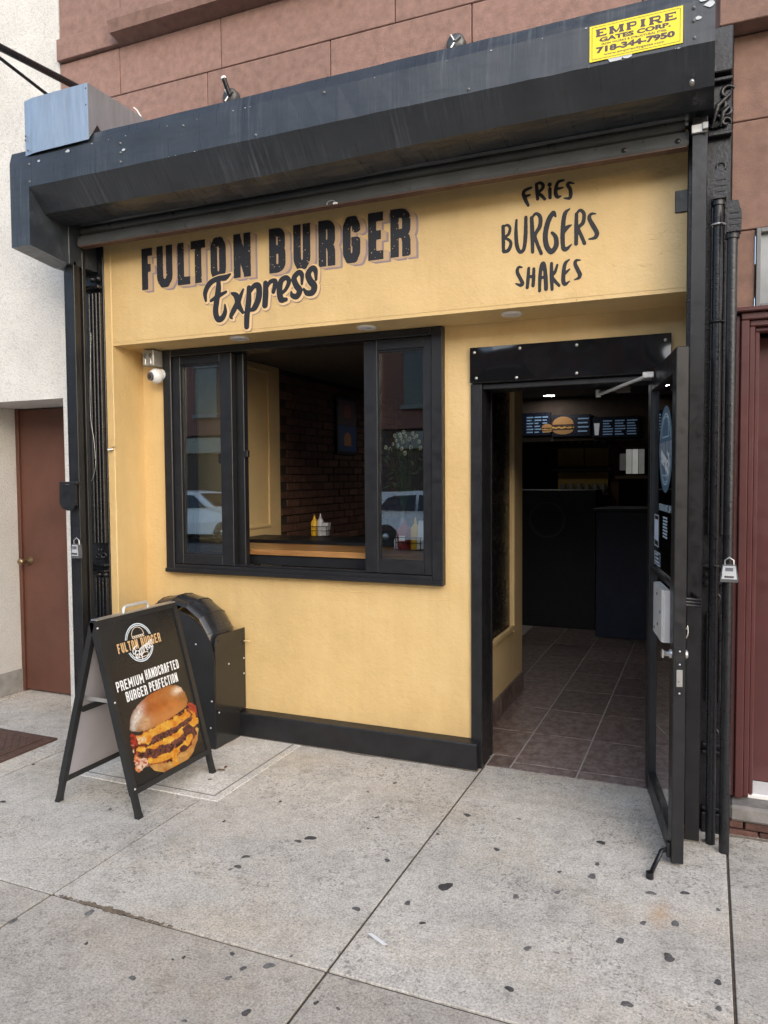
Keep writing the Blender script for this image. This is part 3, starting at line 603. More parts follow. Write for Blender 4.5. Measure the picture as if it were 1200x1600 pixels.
# brushed words on the right, traced
W = [([(400, 155), (335, 185), (320, 225), (345, 290), (370, 340)], (10, 14, 16, 16, 12)), ([(340, 245), (385, 232)], (12, 9)),
     ([(455, 120), (460, 190), (468, 275)], (13, 15, 13)), ([(450, 125), (490, 105), (525, 130), (510, 175), (475, 205), (510, 240), (542, 275)], (10, 12, 14, 14, 12, 14, 12)),
     ([(595, 170), (597, 260)], (15, 14)), ([(592, 122), (594, 126)], (17, 17)), ([(740, 78), (685, 95), (660, 150), (655, 215), (675, 252), (708, 245)], (8, 13, 15, 17, 15, 7)), ([(660, 170), (730, 155)], (13, 7)),
     ([(848, 112), (800, 105), (778, 125), (805, 170), (812, 225), (800, 265), (745, 265)], (5, 11, 14, 15, 16, 14, 6)),
     ([(108, 560), (110, 690), (112, 815)], (15, 16, 14)), ([(108, 565), (150, 545), (180, 575), (165, 640), (125, 675), (175, 705), (188, 750), (160, 810), (115, 825)], (9, 10, 12, 13, 10, 12, 14, 16, 12)),
     ([(247, 495), (242, 620), (252, 760), (285, 825), (325, 790), (342, 650), (345, 465)], (10, 15, 17, 15, 15, 17, 14)),
     ([(405, 470), (412, 620), (415, 825)], (16, 18, 14)), ([(405, 475), (450, 425), (495, 465), (490, 560), (440, 650), (460, 730), (505, 840)], (10, 12, 16, 18, 15, 15, 14)),
     ([(655, 455), (630, 420), (580, 500), (548, 640), (560, 760), (610, 822), (660, 760), (655, 670), (618, 625)], (8, 20, 22, 22, 22, 22, 22, 18, 12)),
     ([(800, 378), (755, 420), (735, 520), (728, 680), (738, 790), (775, 790), (820, 745)], (6, 18, 19, 19, 18, 16, 5)), ([(735, 620), (775, 570), (818, 545)], (18, 18, 6)),
     ([(872, 430), (870, 580), (868, 740)], (14, 17, 16)), ([(872, 430), (910, 390), (950, 430), (940, 520), (890, 575), (915, 640), (955, 735)], (10, 12, 15, 17, 15, 15, 15)),
     ([(1072, 428), (1025, 430), (1005, 475), (1050, 560), (1085, 630), (1065, 675), (1002, 692)], (5, 12, 16, 19, 19, 16, 5)),
     ([(305, 985), (270, 985), (255, 1030), (285, 1100), (310, 1150), (290, 1172), (240, 1155)], (6, 12, 15, 15, 16, 14, 5)),
     ([(375, 995), (368, 1100), (360, 1195)], (12, 15, 14)), ([(428, 1000), (425, 1100), (420, 1175)], (12, 15, 15)), ([(370, 1085), (430, 1078)], (13, 13)),
     ([(488, 1230), (492, 1080), (510, 960), (535, 955), (550, 1080), (555, 1210)], (13, 15, 15, 15, 17, 17)), ([(492, 1095), (552, 1085)], (12, 12)),
     ([(612, 945), (612, 1080), (618, 1215)], (13, 16, 13)), ([(672, 960), (650, 1030), (618, 1080), (650, 1130), (690, 1175)], (9, 13, 13, 14, 12)),
     ([(798, 905), (755, 945), (738, 1040), (735, 1130), (755, 1160), (800, 1130)], (5, 15, 17, 18, 16, 4)), ([(738, 1060), (800, 1005)], (16, 6)),
     ([(912, 910), (868, 915), (858, 950), (885, 1010), (908, 1060), (895, 1095), (850, 1115)], (5, 12, 15, 17, 17, 13, 4))]
S3 = [brush(p, r, .15, 770, 270) for p, r in W]
X, Z = grid(-.92, -.42, 2.31, 2.85, .0026); F = field(S3, X, Z)+.0022*(smooth(rng.random(X.shape), 2)-.5)
iso(MB(), F, X, Z, fas(.0012)).build('brushed_lettering', INK, sf)['label'] = 'black brushed words FRIES BURGERS SHAKES'

# ================================================================== shop window
sw = thing('shop_window', 'black framed sliding shop window, middle open onto a wooden counter', 'window', (-2.1, 3.7, .94))
y0, y1 = 3.675, 3.80
for d in ((-3.005, -2.945, y0, y1, .935, 2.262), (-1.305, -1.245, y0, y1, .935, 2.262), (-2.945, -1.305, y0+.001, y1, .935, .985), (-2.945, -1.305, y0+.001, y1, 2.222, 2.262)): B('frame', ALU, sw, *d, c=.004)
B('sill_rail', ALU, sw, -3.005, -1.245, 3.662, 3.674, .938, .962, c=.003); B('track', ALU, sw, -2.945, -1.305, 3.70, 3.715, .985, .997, c=.002)
def sash(x0, x1, y, g):                              # four members round a pane
    gx0, gx1, gz0, gz1 = g; s = MB()
    s.box(x0, gx0, y, y+.045, .987, 2.221, c=.003); s.box(gx1, x1, y, y+.045, .987, 2.221, c=.003)
    s.box(gx0, gx1, y+.001, y+.044, .987, gz0, c=.003); s.box(gx0, gx1, y+.001, y+.044, gz1, 2.221, c=.003)
    o = s.build('sash', ALU, sw)
    bd = MB()
    for q in ((gx0, gx0+.008, gz0, gz1), (gx1-.008, gx1, gz0, gz1), (gx0+.008, gx1-.008, gz0, gz0+.008), (gx0+.008, gx1-.008, gz1-.008, gz1)): bd.box(q[0], q[1], y+.012, y+.03, q[2], q[3])
    bd.build('glazing_bead', BLACK, o)
    t_ = .010*(gz1-gz0)                              # the sheet leans back a hair, as hung sashes do
    pn = MB().add([(gx0, y+.018, gz0), (gx1, y+.018, gz0), (gx1, y+.018+t_, gz1), (gx0, y+.018+t_, gz1), (gx0, y+.022, gz0), (gx1, y+.022, gz0), (gx1, y+.022+t_, gz1), (gx0, y+.022+t_, gz1)], [(0, 1, 2, 3), (4, 7, 6, 5), (0, 4, 5, 1), (1, 5, 6, 2), (2, 6, 7, 3), (3, 7, 4, 0)])
    pn.build('pane', GLASS, o); return o
sash(-2.945, -2.527, 3.69, (-2.888, -2.608, 1.046, 2.172)); sash(-1.690, -1.305, 3.69, (-1.612, -1.352, 1.055, 2.166))
sash(-2.905, -2.482, 3.745, (-2.845, -2.545, 1.046, 2.172))       # the slid-back leaf behind the left one
B('latch', BLACK, sw, -2.475, -2.455, 3.735, 3.76, 1.62, 1.66)

# ================================================================== doorway
df = thing('door_frame', 'black door frame with glossy screwed header panel', 'door frame', (-.63, 3.75, 0))
B('jamb', BLACK, df, -1.104, -1.046, 3.700, 3.80, 0, 1.962, c=.004); B('inner_jamb', BLACK, df, -1.178, -1.050, 3.905, 3.93, 0, 1.958, c=.003); B('jamb_lining', BLACK, df, -1.0945, -1.054, 3.801, 3.904, 0, 1.958, c=.003); B('jamb', BLACK, df, -.242, -.165, 3.705, 3.90, 0, 1.962, c=.004)
B('head', BLACK, df, -1.046, -.242, 3.72, 3.90, 1.935, 1.962, c=.003)
MB().box(-1.104, -.158, 3.690, 3.698, 1.966, 2.142, c=.0015).build('header_panel', PLAS, df)
B('header_core', NEARBLK, df, -1.095, -.17, 3.699, 3.90, 1.964, 2.13, c=0)
for x, y in ((741, 551), (812, 544), (901, 539), (1040, 531), (744, 591), (807, 590), (901, 583), (1040, 572)):
    p = on_y(x, y, 3.688); MB().lathe([(0, -.004), (.006, -.003), (.008, 0), (.008, .003)], p, 'y', 12).build('screw', STEEL, df)
# open door leaf: hinge on the right, standing out over the pavement. Own axes: x from the hinge, y to the street side, z up
H2 = Vector((-.262, 3.80)); ang = math.atan2(3.03-3.80, -.112+.262)
dl = thing('shop_door', 'black framed glass door standing open with a round logo decal', 'door', (H2.x, H2.y, 0), rz=ang)
W_ = .785; TH = .045
B('hinge_stile', ALU, dl, 0, .085, 0, TH, .015, 1.975, c=.003); B('lock_stile', ALU, dl, W_-.085, W_, 0, TH, .015, 1.975, c=.003)
B('top_rail', ALU, dl, .085, W_-.085, .001, TH-.001, 1.885, 1.975, c=.003); B('bottom_rail', ALU, dl, .085, W_-.085, .001, TH-.001, .015, .105, c=.003); B('mid_rail', ALU, dl, .085, W_-.085, .004, TH-.004, 1.058, 1.078, c=.003)
for q in ((.085, .095, .105, 1.885), (W_-.095, W_-.085, .105, 1.885)): B('glazing_bead', BLACK, dl, q[0], q[1], .008, TH-.008, q[2], q[3], c=.001)
B('pane', GLASS_D, dl, .095, W_-.095, .019, .025, 1.078, 1.885, c=0); B('pane', GLASS, dl, .095, W_-.095, .019, .025, .105, 1.058, c=0)
D_BLUE = flat('decal_blue', (.085, .155, .225), .45); D_PALE = flat('decal_pale', (.50, .62, .70), .45); D_GREY = flat('decal_grey', (.33, .37, .42), .45)
def dec(off): return lambda x, z: (x, .0186-off, z)
cx, cz = .415, 1.607; X, Z = grid(.2, .63, 1.40, 1.82, .003); Rr = np.hypot((X-cx)*1.02, Z-cz)
iso(MB(), Rr-.182, X, Z, dec(0)).build('decal_disc', D_BLUE, dl)['label'] = 'round blue grey logo decal'
band = np.abs(Z-cz-.004)-.040
ring = np.minimum(np.abs(Rr-.148)-.0035, np.abs(Rr-.137)-.002); ring = np.maximum(ring, -band)
bun = np.maximum(np.abs(np.hypot(X-cx, (Z-cz-.055)*.9)-.085)-.003, -(Z-cz-.052)); bun = np.minimum(bun, field([([(cx-.085, cz+.052), (cx+.085, cz+.052)], .0025, True)], X, Z))
bot = field([(fil([(cx-.08, cz-.075), (cx-.08, cz-.11, .02), (cx+.08, cz-.11, .02), (cx+.08, cz-.075)]), .0025, True)], X, Z)
iso(MB(), np.minimum(np.minimum(ring, bun), bot), X, Z, dec(.0004)).build('decal_ring', D_PALE, dl)
# seen from inside the shop the lettering runs mirrored
mir = lambda S: [([(2*cx-x, z) for x, z in pts], r, f) for pts, r, f in S]
iso(MB(), field(mir(word('FULTON', cx-.165, cx-.015, cz-.03, .062, .011)+word('BURGER', cx+.012, cx+.165, cz-.03, .062, .011)), X, Z), X, Z, dec(.0008)).build('decal_word', D_GREY, dl)
s0 = [([(2*cx-(cx+(x-620)/500*.11), cz-.055-(z-350)/500*.11) for x, z in sm(p)], [r/500*.15]*len(sm(p)), False) for p, r in [(a, 22) for a, _ in E1]]
iso(MB(), field(s0, X, Z), X, Z, dec(.0012)).build('decal_script', P_WHITE, dl)
X, Z = grid(.22, .62, 1.19, 1.40, .003)
iso(MB(), field(mir(word('FULTON', .255, .41, 1.345, .030, .0065)+word('BURGER', .425, .585, 1.345, .030, .0065)), X, Z), X, Z, dec(.0002)).build('decal_text', D_PALE, dl)
hrs = MB()
for k in range(7):
    z = 1.315-k*.0135
    for a in range(3): hrs.box(.365+a*.04, .365+a*.04+(.034, .026, .030)[(a+k) % 3], .0180, .0184, z, z+.008)
hrs.build('hours_text', D_PALE, dl)
for x0, x1, z0, z1, nm in ((.112, .245, 1.175, 1.325, 0), (.118, .300, 1.092, 1.158, 1)):
    s_ = MB().box(x0, x1, .0176, .0186, z0, z1).build('sticker', P_CHAR, dl)
    e = MB()
    for q in ((x0+.004, x1-.004, z1-.008, z1-.004), (x0+.004, x1-.004, z0+.004, z0+.008), (x0+.004, x0+.008, z0+.008, z1-.008), (x1-.008, x1-.004, z0+.008, z1-.008)): e.box(q[0], q[1], .0170, .0175, q[2], q[3])
    if nm == 0: e.box(x0+.012, x1-.012, .0170, .0175, z0+.03, z1-.025)
    else:
        for k in range(3): e.box(x0+.03, x1-.03-.02*k, .0170, .0175, z0+.014+k*.016, z0+.022+k*.016)
    e.build('sticker_print', mat('decal_ice', (.62, .70, .80), .4, bst=0), s_)
# hardware
pp = MB(); pp.prism([(W_-.345, .0), (W_-.345, -.018), (W_-.325, -.030), (W_-.10, -.030), (W_-.085, -.022), (W_-.085, 0)], .848, 1.052, 'z')
pp.build('pull_plate', mat('worn_white_metal', (.60, .60, .59), .4, metal=.2, wear=((.25, .25, .25), .70, 40)), dl)
for z, x in ((.90, W_-.20), (.96, W_-.13), (1.02, W_-.22), (.87, W_-.29)): MB().lathe([(0, -.0325), (.006, -.032), (.006, -.029)], (x, 0, z), 'y', 10).build('screw', NEARBLK, dl)
B('lock_face', STEEL, dl, W_-.001, W_+.002, .012, .034, .70, .765, c=.001); B('lock_face_plate', BLACK, dl, W_-.001, W_+.0012, .008, .038, .66, .85, c=.001)
for z in (.675, .785, .835): MB().lathe([(0, .0032), (.004, .0028), (.004, 0)], (W_, .023, z), 'x', 10).build('screw', STEEL, dl)
MB().lathe([(0, -.03), (.010, -.028), (.010, -.01), (.018, -.006), (.018, 0)], (W_-.045, 0, .815), 'y', 14).build('thumb_turn', STEEL, dl); B('turn_lever', STEEL, dl, W_-.06, W_-.03, -.036, -.028, .80, .83, c=.002)
MB().lathe([(.016, .045), (.018, .055), (.012, .060), (0, .060)], (W_-.045, 0, .815), 'y', 14).build('cylinder', STEEL, dl)
hb = MB()
for k in range(3): hb.tube([(W_-.05, TH, 1.005+k*.012), (W_-.05, TH+.06, 1.0+k*.012), (W_-.26, TH+.06, 1.0+k*.012), (W_-.26, TH, 1.005+k*.012)], .0055, 8)
hb.build('pull_handle', IRON, dl)
ks = MB(); ks.tube([(W_-.03, -.012, .055), (W_-.035, -.03, .045), (W_+.085, -.085, .012), (W_+.10, -.09, .012)], [.010, .009, .009, .012], 8); ks.tube([(W_+.10, -.09, .002), (W_+.10, -.09, .026)], .014, 10)
ks.build('kick_stop', IRON, dl); B('stop_bracket', BLACK, dl, W_-.05, W_-.015, -.014, 0, .03, .085, c=.002)
dcl = thing('door_closer', 'pale metal door closer arm between door top and frame', 'door closer', (-.35, 3.8, 1.93))
a3 = Vector((-.245, 3.60, 1.945)); e3 = Vector(on_z(935, 615, 1.905)); h3 = Vector((-.40, 3.90, 1.925)); e3 = Vector((on_y(935, 617, 3.86))); 
AL = mat('cast_aluminium', (.62, .61, .58), .35, metal=.4, bst=0)
MB().tube([a3, e3], .0085, 8).build('arm', AL, dcl); MB().tube([e3+Vector((0, 0, .012)), h3], .0075, 8).build('forearm', AL, dcl)
MB().lathe([(.013, -.012), (.013, .024)], e3, 'z', 12).build('elbow', AL, dcl); MB().box(a3.x-.028, a3.x+.02, a3.y-.018, a3.y+.018, a3.z-.012, a3.z+.014, c=.003).build('shoe', AL, dcl); MB().box(h3.x-.02, h3.x+.05, 3.885, 3.93, 1.905, 1.934, c=.003).build('foot', mat('bronze', (.09, .075, .06), .4), dcl)

# ================================================================== roller shutter
rs = thing('roller_shutter', 'weathered black steel shutter hood with half lowered slats and guide rails', 'shutter', (-1.65, 3.3, 0))
sec = [(3.0, 3.187), (3.0, 3.036), (3.10, 2.926), (3.25, 2.905), (3.262, 2.925), (3.46, 2.95), (3.46, 3.252), (3.018, 3.241)]
def hood_mesh(x0, x1, n, dent):
    mb = MB(); ring = []
    for i in range(n+1):
        x = x0+(x1-x0)*i/n; t = (x+3.3)/3.3
        ring.append([(x, y+(dent and random.uniform(-.0015, .0015)), z-(dent*.018*math.exp(-((x+2.0)/.75)**2) if k in (2, 3) else 0)+(dent*.014*max(0, t-.55) if k == 3 else 0)+(dent and random.uniform(-.0012, .0012))) for k, (y, z) in enumerate(sec)])
    K = len(sec); vs = [p for r in ring for p in r]
    fs = [(i*K+k, i*K+(k+1) % K, (i+1)*K+(k+1) % K, (i+1)*K+k) for i in range(n) for k in range(K)]+[tuple(range(K)), tuple(range(n*K, n*K+K))]
    return mb.add(vs, fs)
hd = hood_mesh(-3.30, .006, 40, 1).build('hood', HOOD, rs)
MB().prism([(3.002, 3.176), (3.0, 2.737), (3.28, 2.700), (3.46, 2.700), (3.46, 3.245), (3.018, 3.232)], -3.435, -3.3005, 'x').build('end_box', HOOD, rs)
B('inner_cheek', HOOD, rs, -3.3, -3.285, 3.25, 3.46, 2.70, 2.92, c=.002)
chips = MB()
for x, z in [(-2.68, 3.15), (-2.68, 3.105), (-2.68, 3.06)]+[(-.065, 3.165), (-.065, 3.12), (-.062, 3.06)]+[(-3.29, 3.15), (-3.29, 3.06)]+[(-2.3, 3.165), (-1.9, 3.05), (-1.55, 3.168), (-.9, 3.05)]: MB().lathe([(0, -.006), (.005, -.005), (.007, 0)], (x, 2.9995, z), 'y', 8).build('rivet', mat('painted_rivet', (.13, .14, .15), .4), rs)
for k in range(20):
    x = random.uniform(-2.9, 0); z = random.choice((3.184, 3.184, 3.039)); r_ = random.uniform(.0015, .005)
    chips.add([(x+r_*1.6*math.cos(a)*random.uniform(.6, 1), 2.9968, z-.004+r_*.6*math.sin(a)*random.uniform(.6, 1)) for a in np.linspace(0, 6.28, 7)[:-1]], [tuple(range(6))])
for x, z, r_ in ((-.012, 3.165, .022), (-.03, 3.185, .016), (-.335, 3.048, .03), (-.29, 3.046, .02), (-.05, 3.125, .012), (-2.66, 3.115, .012), (-3.22, 3.155, .012), (-3.02, 3.17, .016)):
    chips.add([(x+r_*math.cos(a)*random.uniform(.7, 1.1), 2.9966, z+r_*.55*math.sin(a)*random.uniform(.6, 1.1)) for a in np.linspace(0, 6.28, 9)[:-1]], [tuple(range(8))])
chips.build('bare_chips', mat('bare_metal_chip', (.50, .53, .55), .5, metal=.2, bst=0), rs)['kind'] = 'stuff'
p = on_y(1081, 128, 3.05); MB().lathe([(0, -.012), (.007, -.010), (.009, 0), (.009, .012)], p, 'y', 12).build('bolt', STEEL, rs)
SLATM = mat('shutter_slat_paint', (.075, .08, .08), .35, var=.25, vs=5, bs=12, bst=.1)
for k in range(3):                                   # interlocking curved slats
    z0 = 2.872+k*.052; prof = [(3.335-.014*math.sin(math.pi*t), z0+.050*t) for t in np.linspace(0, 1, 7)]; prof += [(y+.003, z) for y, z in prof[::-1]]
    MB().prism(prof, -3.27, -.10, 'x').build('slat', SLATM, rs)
MB().prism([(3.300, 2.806), (3.295, 2.815), (3.306, 2.862), (3.325, 2.868), (3.345, 2.868), (3.345, 2.806)], -3.27, -.085, 'x').build('bottom_bar', SLATM, rs)
B('bar_lip', RUSTP, rs, -3.26, -.09, 3.298, 3.346, 2.800, 2.8055, c=0)
for x in (-.125, -.33): MB().lathe([(0, -.005), (.010, -.004), (.012, 0)], (x, 3.297, 2.826), 'y', 12).build('bolt', BLACK, rs)
rg = [(p_[0], p_[1]) for p_ in [(.022*math.cos(a), .012*math.sin(a)) for a in np.linspace(-.3, 3.6, 14)]]; pr_ = on_y(517, 316, 3.288)
MB().tube([(pr_[0]+a, 3.289, pr_[2]-.004+b_) for a, b_ in rg], .0022, 6).build('pull_ring', STEEL, rs); MB().box(pr_[0]+.012, pr_[0]+.034, 3.284, 3.294, pr_[2]-.012, pr_[2]-.004, c=.001).build('ring_tag', WHITEP, rs)
for x0, x1 in ((-3.345, -3.285), (-.072, -.016)):
    gr = B('guide_rail', BLACK, rs, x0, x1, 3.28, 3.30, 0.004, 2.90 if x0 > -1 else 2.72, c=.002)
    MB().box(x0+.002, x0+.008, 3.30, 3.42, .004, 2.9 if x0 > -1 else 2.72).box(x1-.008, x1-.002, 3.30, 3.42 if x0 > -1 else 3.325, .004, 2.9 if x0 > -1 else 2.72).build('flange', BLACK, gr)
B('guide_strip', BLACK, rs, -3.292, -3.280, 3.34, 3.365, .004, 2.80, c=.002)
p = on_y(1097, 199, 3.27); lb = MB().box(p[0]-.038, p[0]+.016, 3.266, 3.279, p[2]-.018, p[2]+.014, c=.002).build('latch_bracket', AL, rs)
MB().box(p[0]+.001, p[0]+.022, 3.245, 3.2655, p[2]-.016, p[2]+.010, c=.002).build('latch_socket', mat('dull_steel', (.33, .33, .32), .4, metal=.6), lb)
# sticker on the hood
sg = thing('sticker_sign', 'yellow gate company sticker with dark lettering on the shutter hood', 'sticker', (-.26, 2.996, 3.05))
sx0, sx1, sz0, sz1 = -.427, -.101, 3.050, 3.180
def stk(o_): return lambda x, z: (x, 2.9950-o_, z)
B('sheet', S_YEL, sg, sx0, sx1, 2.9952, 2.9966, sz0, sz1, c=0)
X, Z = grid(sx0, sx1, sz0, sz1, .0014)
q = np.maximum(np.abs(X-(sx0+sx1)/2)-(sx1-sx0)/2+.009, np.abs(Z-(sz0+sz1)/2)-(sz1-sz0)/2+.007)
iso(MB(), np.abs(q)-.0008, X, Z, stk(.0003)).build('border', S_INK, sg)
S = []
def bar_(x0, z0, x1, z1, r): S.append(([(x0, z0), (x1, z1)], r, True))
zb, zt, x = 3.1365, 3.1645, sx0+.022
for ch, wd in (('E', .042), ('M', .056), ('P', .044), ('I', .024), ('R', .048), ('E', .044)):
    rv_, rh = .0060, .0027; l = x+.009
    bar_(l, zb, l, zt, rv_); bar_(x+.001, zb+rh, x+.018, zb+rh, rh); bar_(x+.001, zt-rh, x+.018, zt-rh, rh)
    if ch == 'E':
        for z_, ww in ((zb+rh, 1), (zt-rh, .95), ((zb+zt)/2, .7)): bar_(l, z_, x+wd*ww*.92, z_, rh)
        bar_(x+wd*.9, zb, x+wd*.9, zb+.008, .0018); bar_(x+wd*.86, zt-.008, x+wd*.86, zt, .0018); bar_(x+wd*.62, zb+.010, x+wd*.62, zt-.010, .0014)
    if ch == 'M': bar_(x+wd-.011, zb, x+wd-.011, zt, rv_); bar_(l, zt-.001, x+wd/2-.001, zb+.004, .0034); bar_(x+wd/2-.001, zb+.004, x+wd-.011, zt-.001, .0026); bar_(x+wd-.02, zb+rh, x+wd-.002, zb+rh, rh); bar_(x+wd-.02, zt-rh, x+wd-.002, zt-rh, rh)
    if ch in 'PR':
        S.append((fil([(l, zt-rh), (x+wd-.010, zt-rh, .006), (x+wd-.010, zb+.013, .006), (l, zb+.013)]), .0028, True))
        if ch == 'R': bar_(x+wd*.5, zb+.013, x+wd-.008, zb+.002, .0036); bar_(x+wd-.016, zb+rh, x+wd-.001, zb+rh, rh)
    x += wd+.0055
tp = MB(); iso(tp, field(S, X, Z), X, Z, stk(.0003))
for body, a, b_, z0, z1, bo in (('GATES CORP.', sx0+.036, sx1-.040, 3.1155, 3.1325, .05), ('IRON WORKS & STRUCTURAL STEEL', sx0+.044, sx1-.052, 3.1035, 3.1110, .025), ('718-344-7950', sx0+.024, sx1-.026, 3.0765, 3.0995, .055), ('www.empirecitygates.com', sx0+.052, sx1-.062, 3.0620, 3.0725, .012)):
    text_mesh(tp, body, a, b_, z0, z1, stk(.0003), bo)
tp.build('print', S_INK, sg)
# galvanised box on the hood
gb = thing('galvanised_box', 'bare galvanised sheet metal box sitting on the left end of the hood', 'metal box', (-3.1, 3.1, 3.2))
bx = MB(); xr, xl = -2.868, -3.312
def gp(x, z): return (x, 2.985+.012*math.exp(-((x+3.31)/.05)**2), z)
N_ = 14
for i in range(N_):
    a, b_ = xl+(xr-xl)*i/N_, xl+(xr-xl)*(i+1)/N_; zb_ = lambda x: 3.195+.004*(x-xl)/(xr-xl)
    bx.add([gp(a, zb_(a)), gp(b_, zb_(b_)), gp(b_, 3.475), gp(a, 3.475)], [(0, 1, 2, 3)])
bx.build('front_sheet', GALV, gb)
bx = MB(); bx.add([(xr, 2.985, 3.199), (xr, 3.045, 3.292), (xr, 3.085, 3.256), (xr, 3.335, 3.262), (xr, 3.45, 3.264), (xr, 3.45, 3.475), (xr, 2.985, 3.475)], [tuple(range(7))])
bx.add([(xl, 2.997, 3.475), (xr, 2.985, 3.475), (xr, 3.45, 3.475), (xl, 3.45, 3.475)], [(0, 1, 2, 3)]); bx.add([(xl, 2.997, 3.195), (xl, 3.04, 3.255), (xl, 3.45, 3.265), (xl, 3.45, 3.475), (xl, 2.997, 3.475)], [(0, 1, 2, 3, 4)])
bx.build('shell', GALV, gb)
for x, z in ((xr-.012, 3.45), (xr-.014, 3.37), (xl+.016, 3.29), (xl+.014, 3.27), (xl+.03, 3.215)): MB().lathe([(0, -.004), (.005, -.003), (.006, 0)], (x, 2.987, z), 'y', 8).build('rivet', mat('dark_rivet', (.12, .12, .13), .5), gb)
wp = [on_y(209, 168, 3.46), on_y(214, 172, 3.45), on_y(220, 182, 3.45), on_y(222, 192, 3.44)]
MB().tube(wp, .004, 6).build('cable', WHITEP, gb)

# ================================================================== cast iron pilasters
def pil(name, label, x0, x1, ribs, ztop, yf=3.43):
    t = thing(name, label, 'pilaster', ((x0+x1)/2, 3.6, 0), 'cast iron pilasters'); del t['group']
    B('shaft', IRON, t, x0, x1, yf, 3.9, 0, ztop, c=.004); return t
pL = pil('cast_iron_pilaster', 'fluted black cast iron pilaster between the white building and the yellow jamb', -3.549, -3.244, 5, 3.02, 3.462)
for k in range(4):
    xx = -3.248-k*.026; B('flute', IRON, pL, xx-.018, xx-.001, 3.435, 3.461, 1.12, 2.58, c=.004); B('flute', IRON, pL, xx-.018, xx-.001, 3.435, 3.461, .25, .92, c=.004)
for z0, z1, d in ((.95, .965, .03), (.985, 1.0, .03), (2.6, 2.62, .03), (.20, .23, .03), (0, .12, .03)): B('moulding', IRON, pL, -3.40, -3.245, 3.45-d, 3.461, z0, z1, c=.004)
for k in range(2):
    MB().lathe([(0, -.018), (.014, -.012), (.018, 0)], (-3.265-.045*k, 3.449, .935), 'y', 12).build('boss', IRON, pL); MB().lathe([(0, -.018), (.014, -.012), (.018, 0)], (-3.265-.045*k, 3.449, 2.66), 'y', 12).build('boss', IRON, pL)
def curl(mb, cx, cz, y, R0, t0, t1, r, s=1, k=.75):
    n = 16; mb.tube([(cx+s*R0*(1-k*i/n)*math.cos(t0+(t1-t0)*i/n), y-.006*math.sin(math.pi*i/n), cz+R0*(1-k*i/n)*math.sin(t0+(t1-t0)*i/n)) for i in range(n+1)], [r*(.6+.5*math.sin(math.pi*i/n)) for i in range(n+1)], 7)
cl = MB(); curl(cl, -3.275, 1.045, 3.447, .022, 0, 6, .006); curl(cl, -3.315, 1.045, 3.447, .022, 3, 9, .006, -1); curl(cl, -3.295, 1.085, 3.447, .018, 1, 7, .005); cl.build('ornament', IRON, pL)
pR = pil('cast_iron_pilaster', 'black cast iron pilaster with scrolled capital behind the two pipes', -.0905, .0725, 3, 3.27, 3.42)
B('capital_block', IRON, pR, -.03, .0728, 3.37, 3.4195, 3.10, 3.275, c=.004); B('moulding', IRON, pR, -.015, .074, 3.385, 3.4195, 2.86, 2.875, c=.003); B('moulding', IRON, pR, -.015, .074, 3.39, 3.4195, 3.075, 3.09, c=.003)
cl = MB()
for cx_, cz_, R0, a0, a1, s_ in ((.055, 3.03, .03, .5, 6.5, 1), (.012, 2.93, .032, 3.4, 9.5, 1), (.05, 2.955, .026, 1, 7, -1), (.03, 2.99, .03, 4, 8, 1), (.05, 2.915, .02, 0, 6, 1)): curl(cl, cx_, cz_, 3.412, R0, a0, a1, .0075, s_)
cl.tube([(-.002, 3.408, 2.90), (.02, 3.395, 2.98), (.062, 3.405, 3.02)], [.006, .011, .005], 8); cl.tube([(.03, 3.405, 2.90), (.04, 3.395, 2.95), (.064, 3.405, 2.975)], [.005, .01, .005], 8)
cl.build('scroll_ornament', IRON, pR)
for k in range(6): MB().lathe([(0, -.007), (.005, -.005), (.007, 0)], (.0, 3.418, 2.965+.014*k), 'y', 8).build('bead', STEEL if k > 1 else IRON, pR)
for z in (2.745, .99, .42): MB().lathe([(.010, -.002), (.018, -.012), (.022, 0)], (.035, 3.4195, z), 'y', 14).build('boss', IRON, pR)
for x in (.006, .030, .054):
    for a, b_ in ((1.25, 2.62), (.55, .92)): B('flute', IRON, pR, x-.006, x+.006, 3.404, 3.4195, a, b_, c=.003)
for z in (1.05, 1.085, 1.12, .34, .37, .10): B('moulding', IRON, pR, -.01, .0735, 3.39, 3.4195, z-.008, z+.008, c=.004)
B('base', IRON, pR, -.01, .074, 3.385, 3.4195, 0, .085, c=.004)

# ================================================================== pipes, boxes and small fittings
def vent(x, y, r, ztop, hx, lab):
    t = thing('vent_pipe', lab, 'pipe', (x, y, 0))
    MB().tube([(x, y, 0), (x, y, ztop)], r, 16).build('pipe', IRON, t)
    MB().prism([(x-r*1.1, ztop-.03), (x+r*1.5, ztop-.03), (x+r*1.6, ztop+.035), (x+r*.9, ztop+.085), (x-r*.5, ztop+.085), (x-r*1.1, ztop+.03)], y-r*1.7, y+r*1.2, 'y').build('hood_cap', IRON, t)
    for k in range(3): MB().box(x-r*.6, x+r*1.4, y-r*1.7-.003, y-r*1.7, ztop-.006+k*.022, ztop+.004+k*.022).build('louvre', BLACK, t)
    MB().tube([(x, y, ztop-.05), (x, y, ztop-.03)], r*1.3, 16).build('collar', IRON, t); return t
v1 = vent(.026, 3.290, .0185, 2.60, 0, 'taller black vent pipe with hooded cap in front of the pilaster')
v2 = vent(.076, 3.232, .0195, 2.45, 0, 'shorter black vent pipe carrying the silver key box')
MB().tube([(.026+.026*math.cos(a), 3.29+.026*math.sin(a), 2.475) for a in np.linspace(0, 6.28, 17)], .004, 6).build('clamp', STEEL, v1)
MB().tube([(.026+.026*math.cos(a), 3.29+.026*math.sin(a), 2.1) for a in np.linspace(0, 6.28, 17)], .004, 6).build('clamp', IRON, v1)
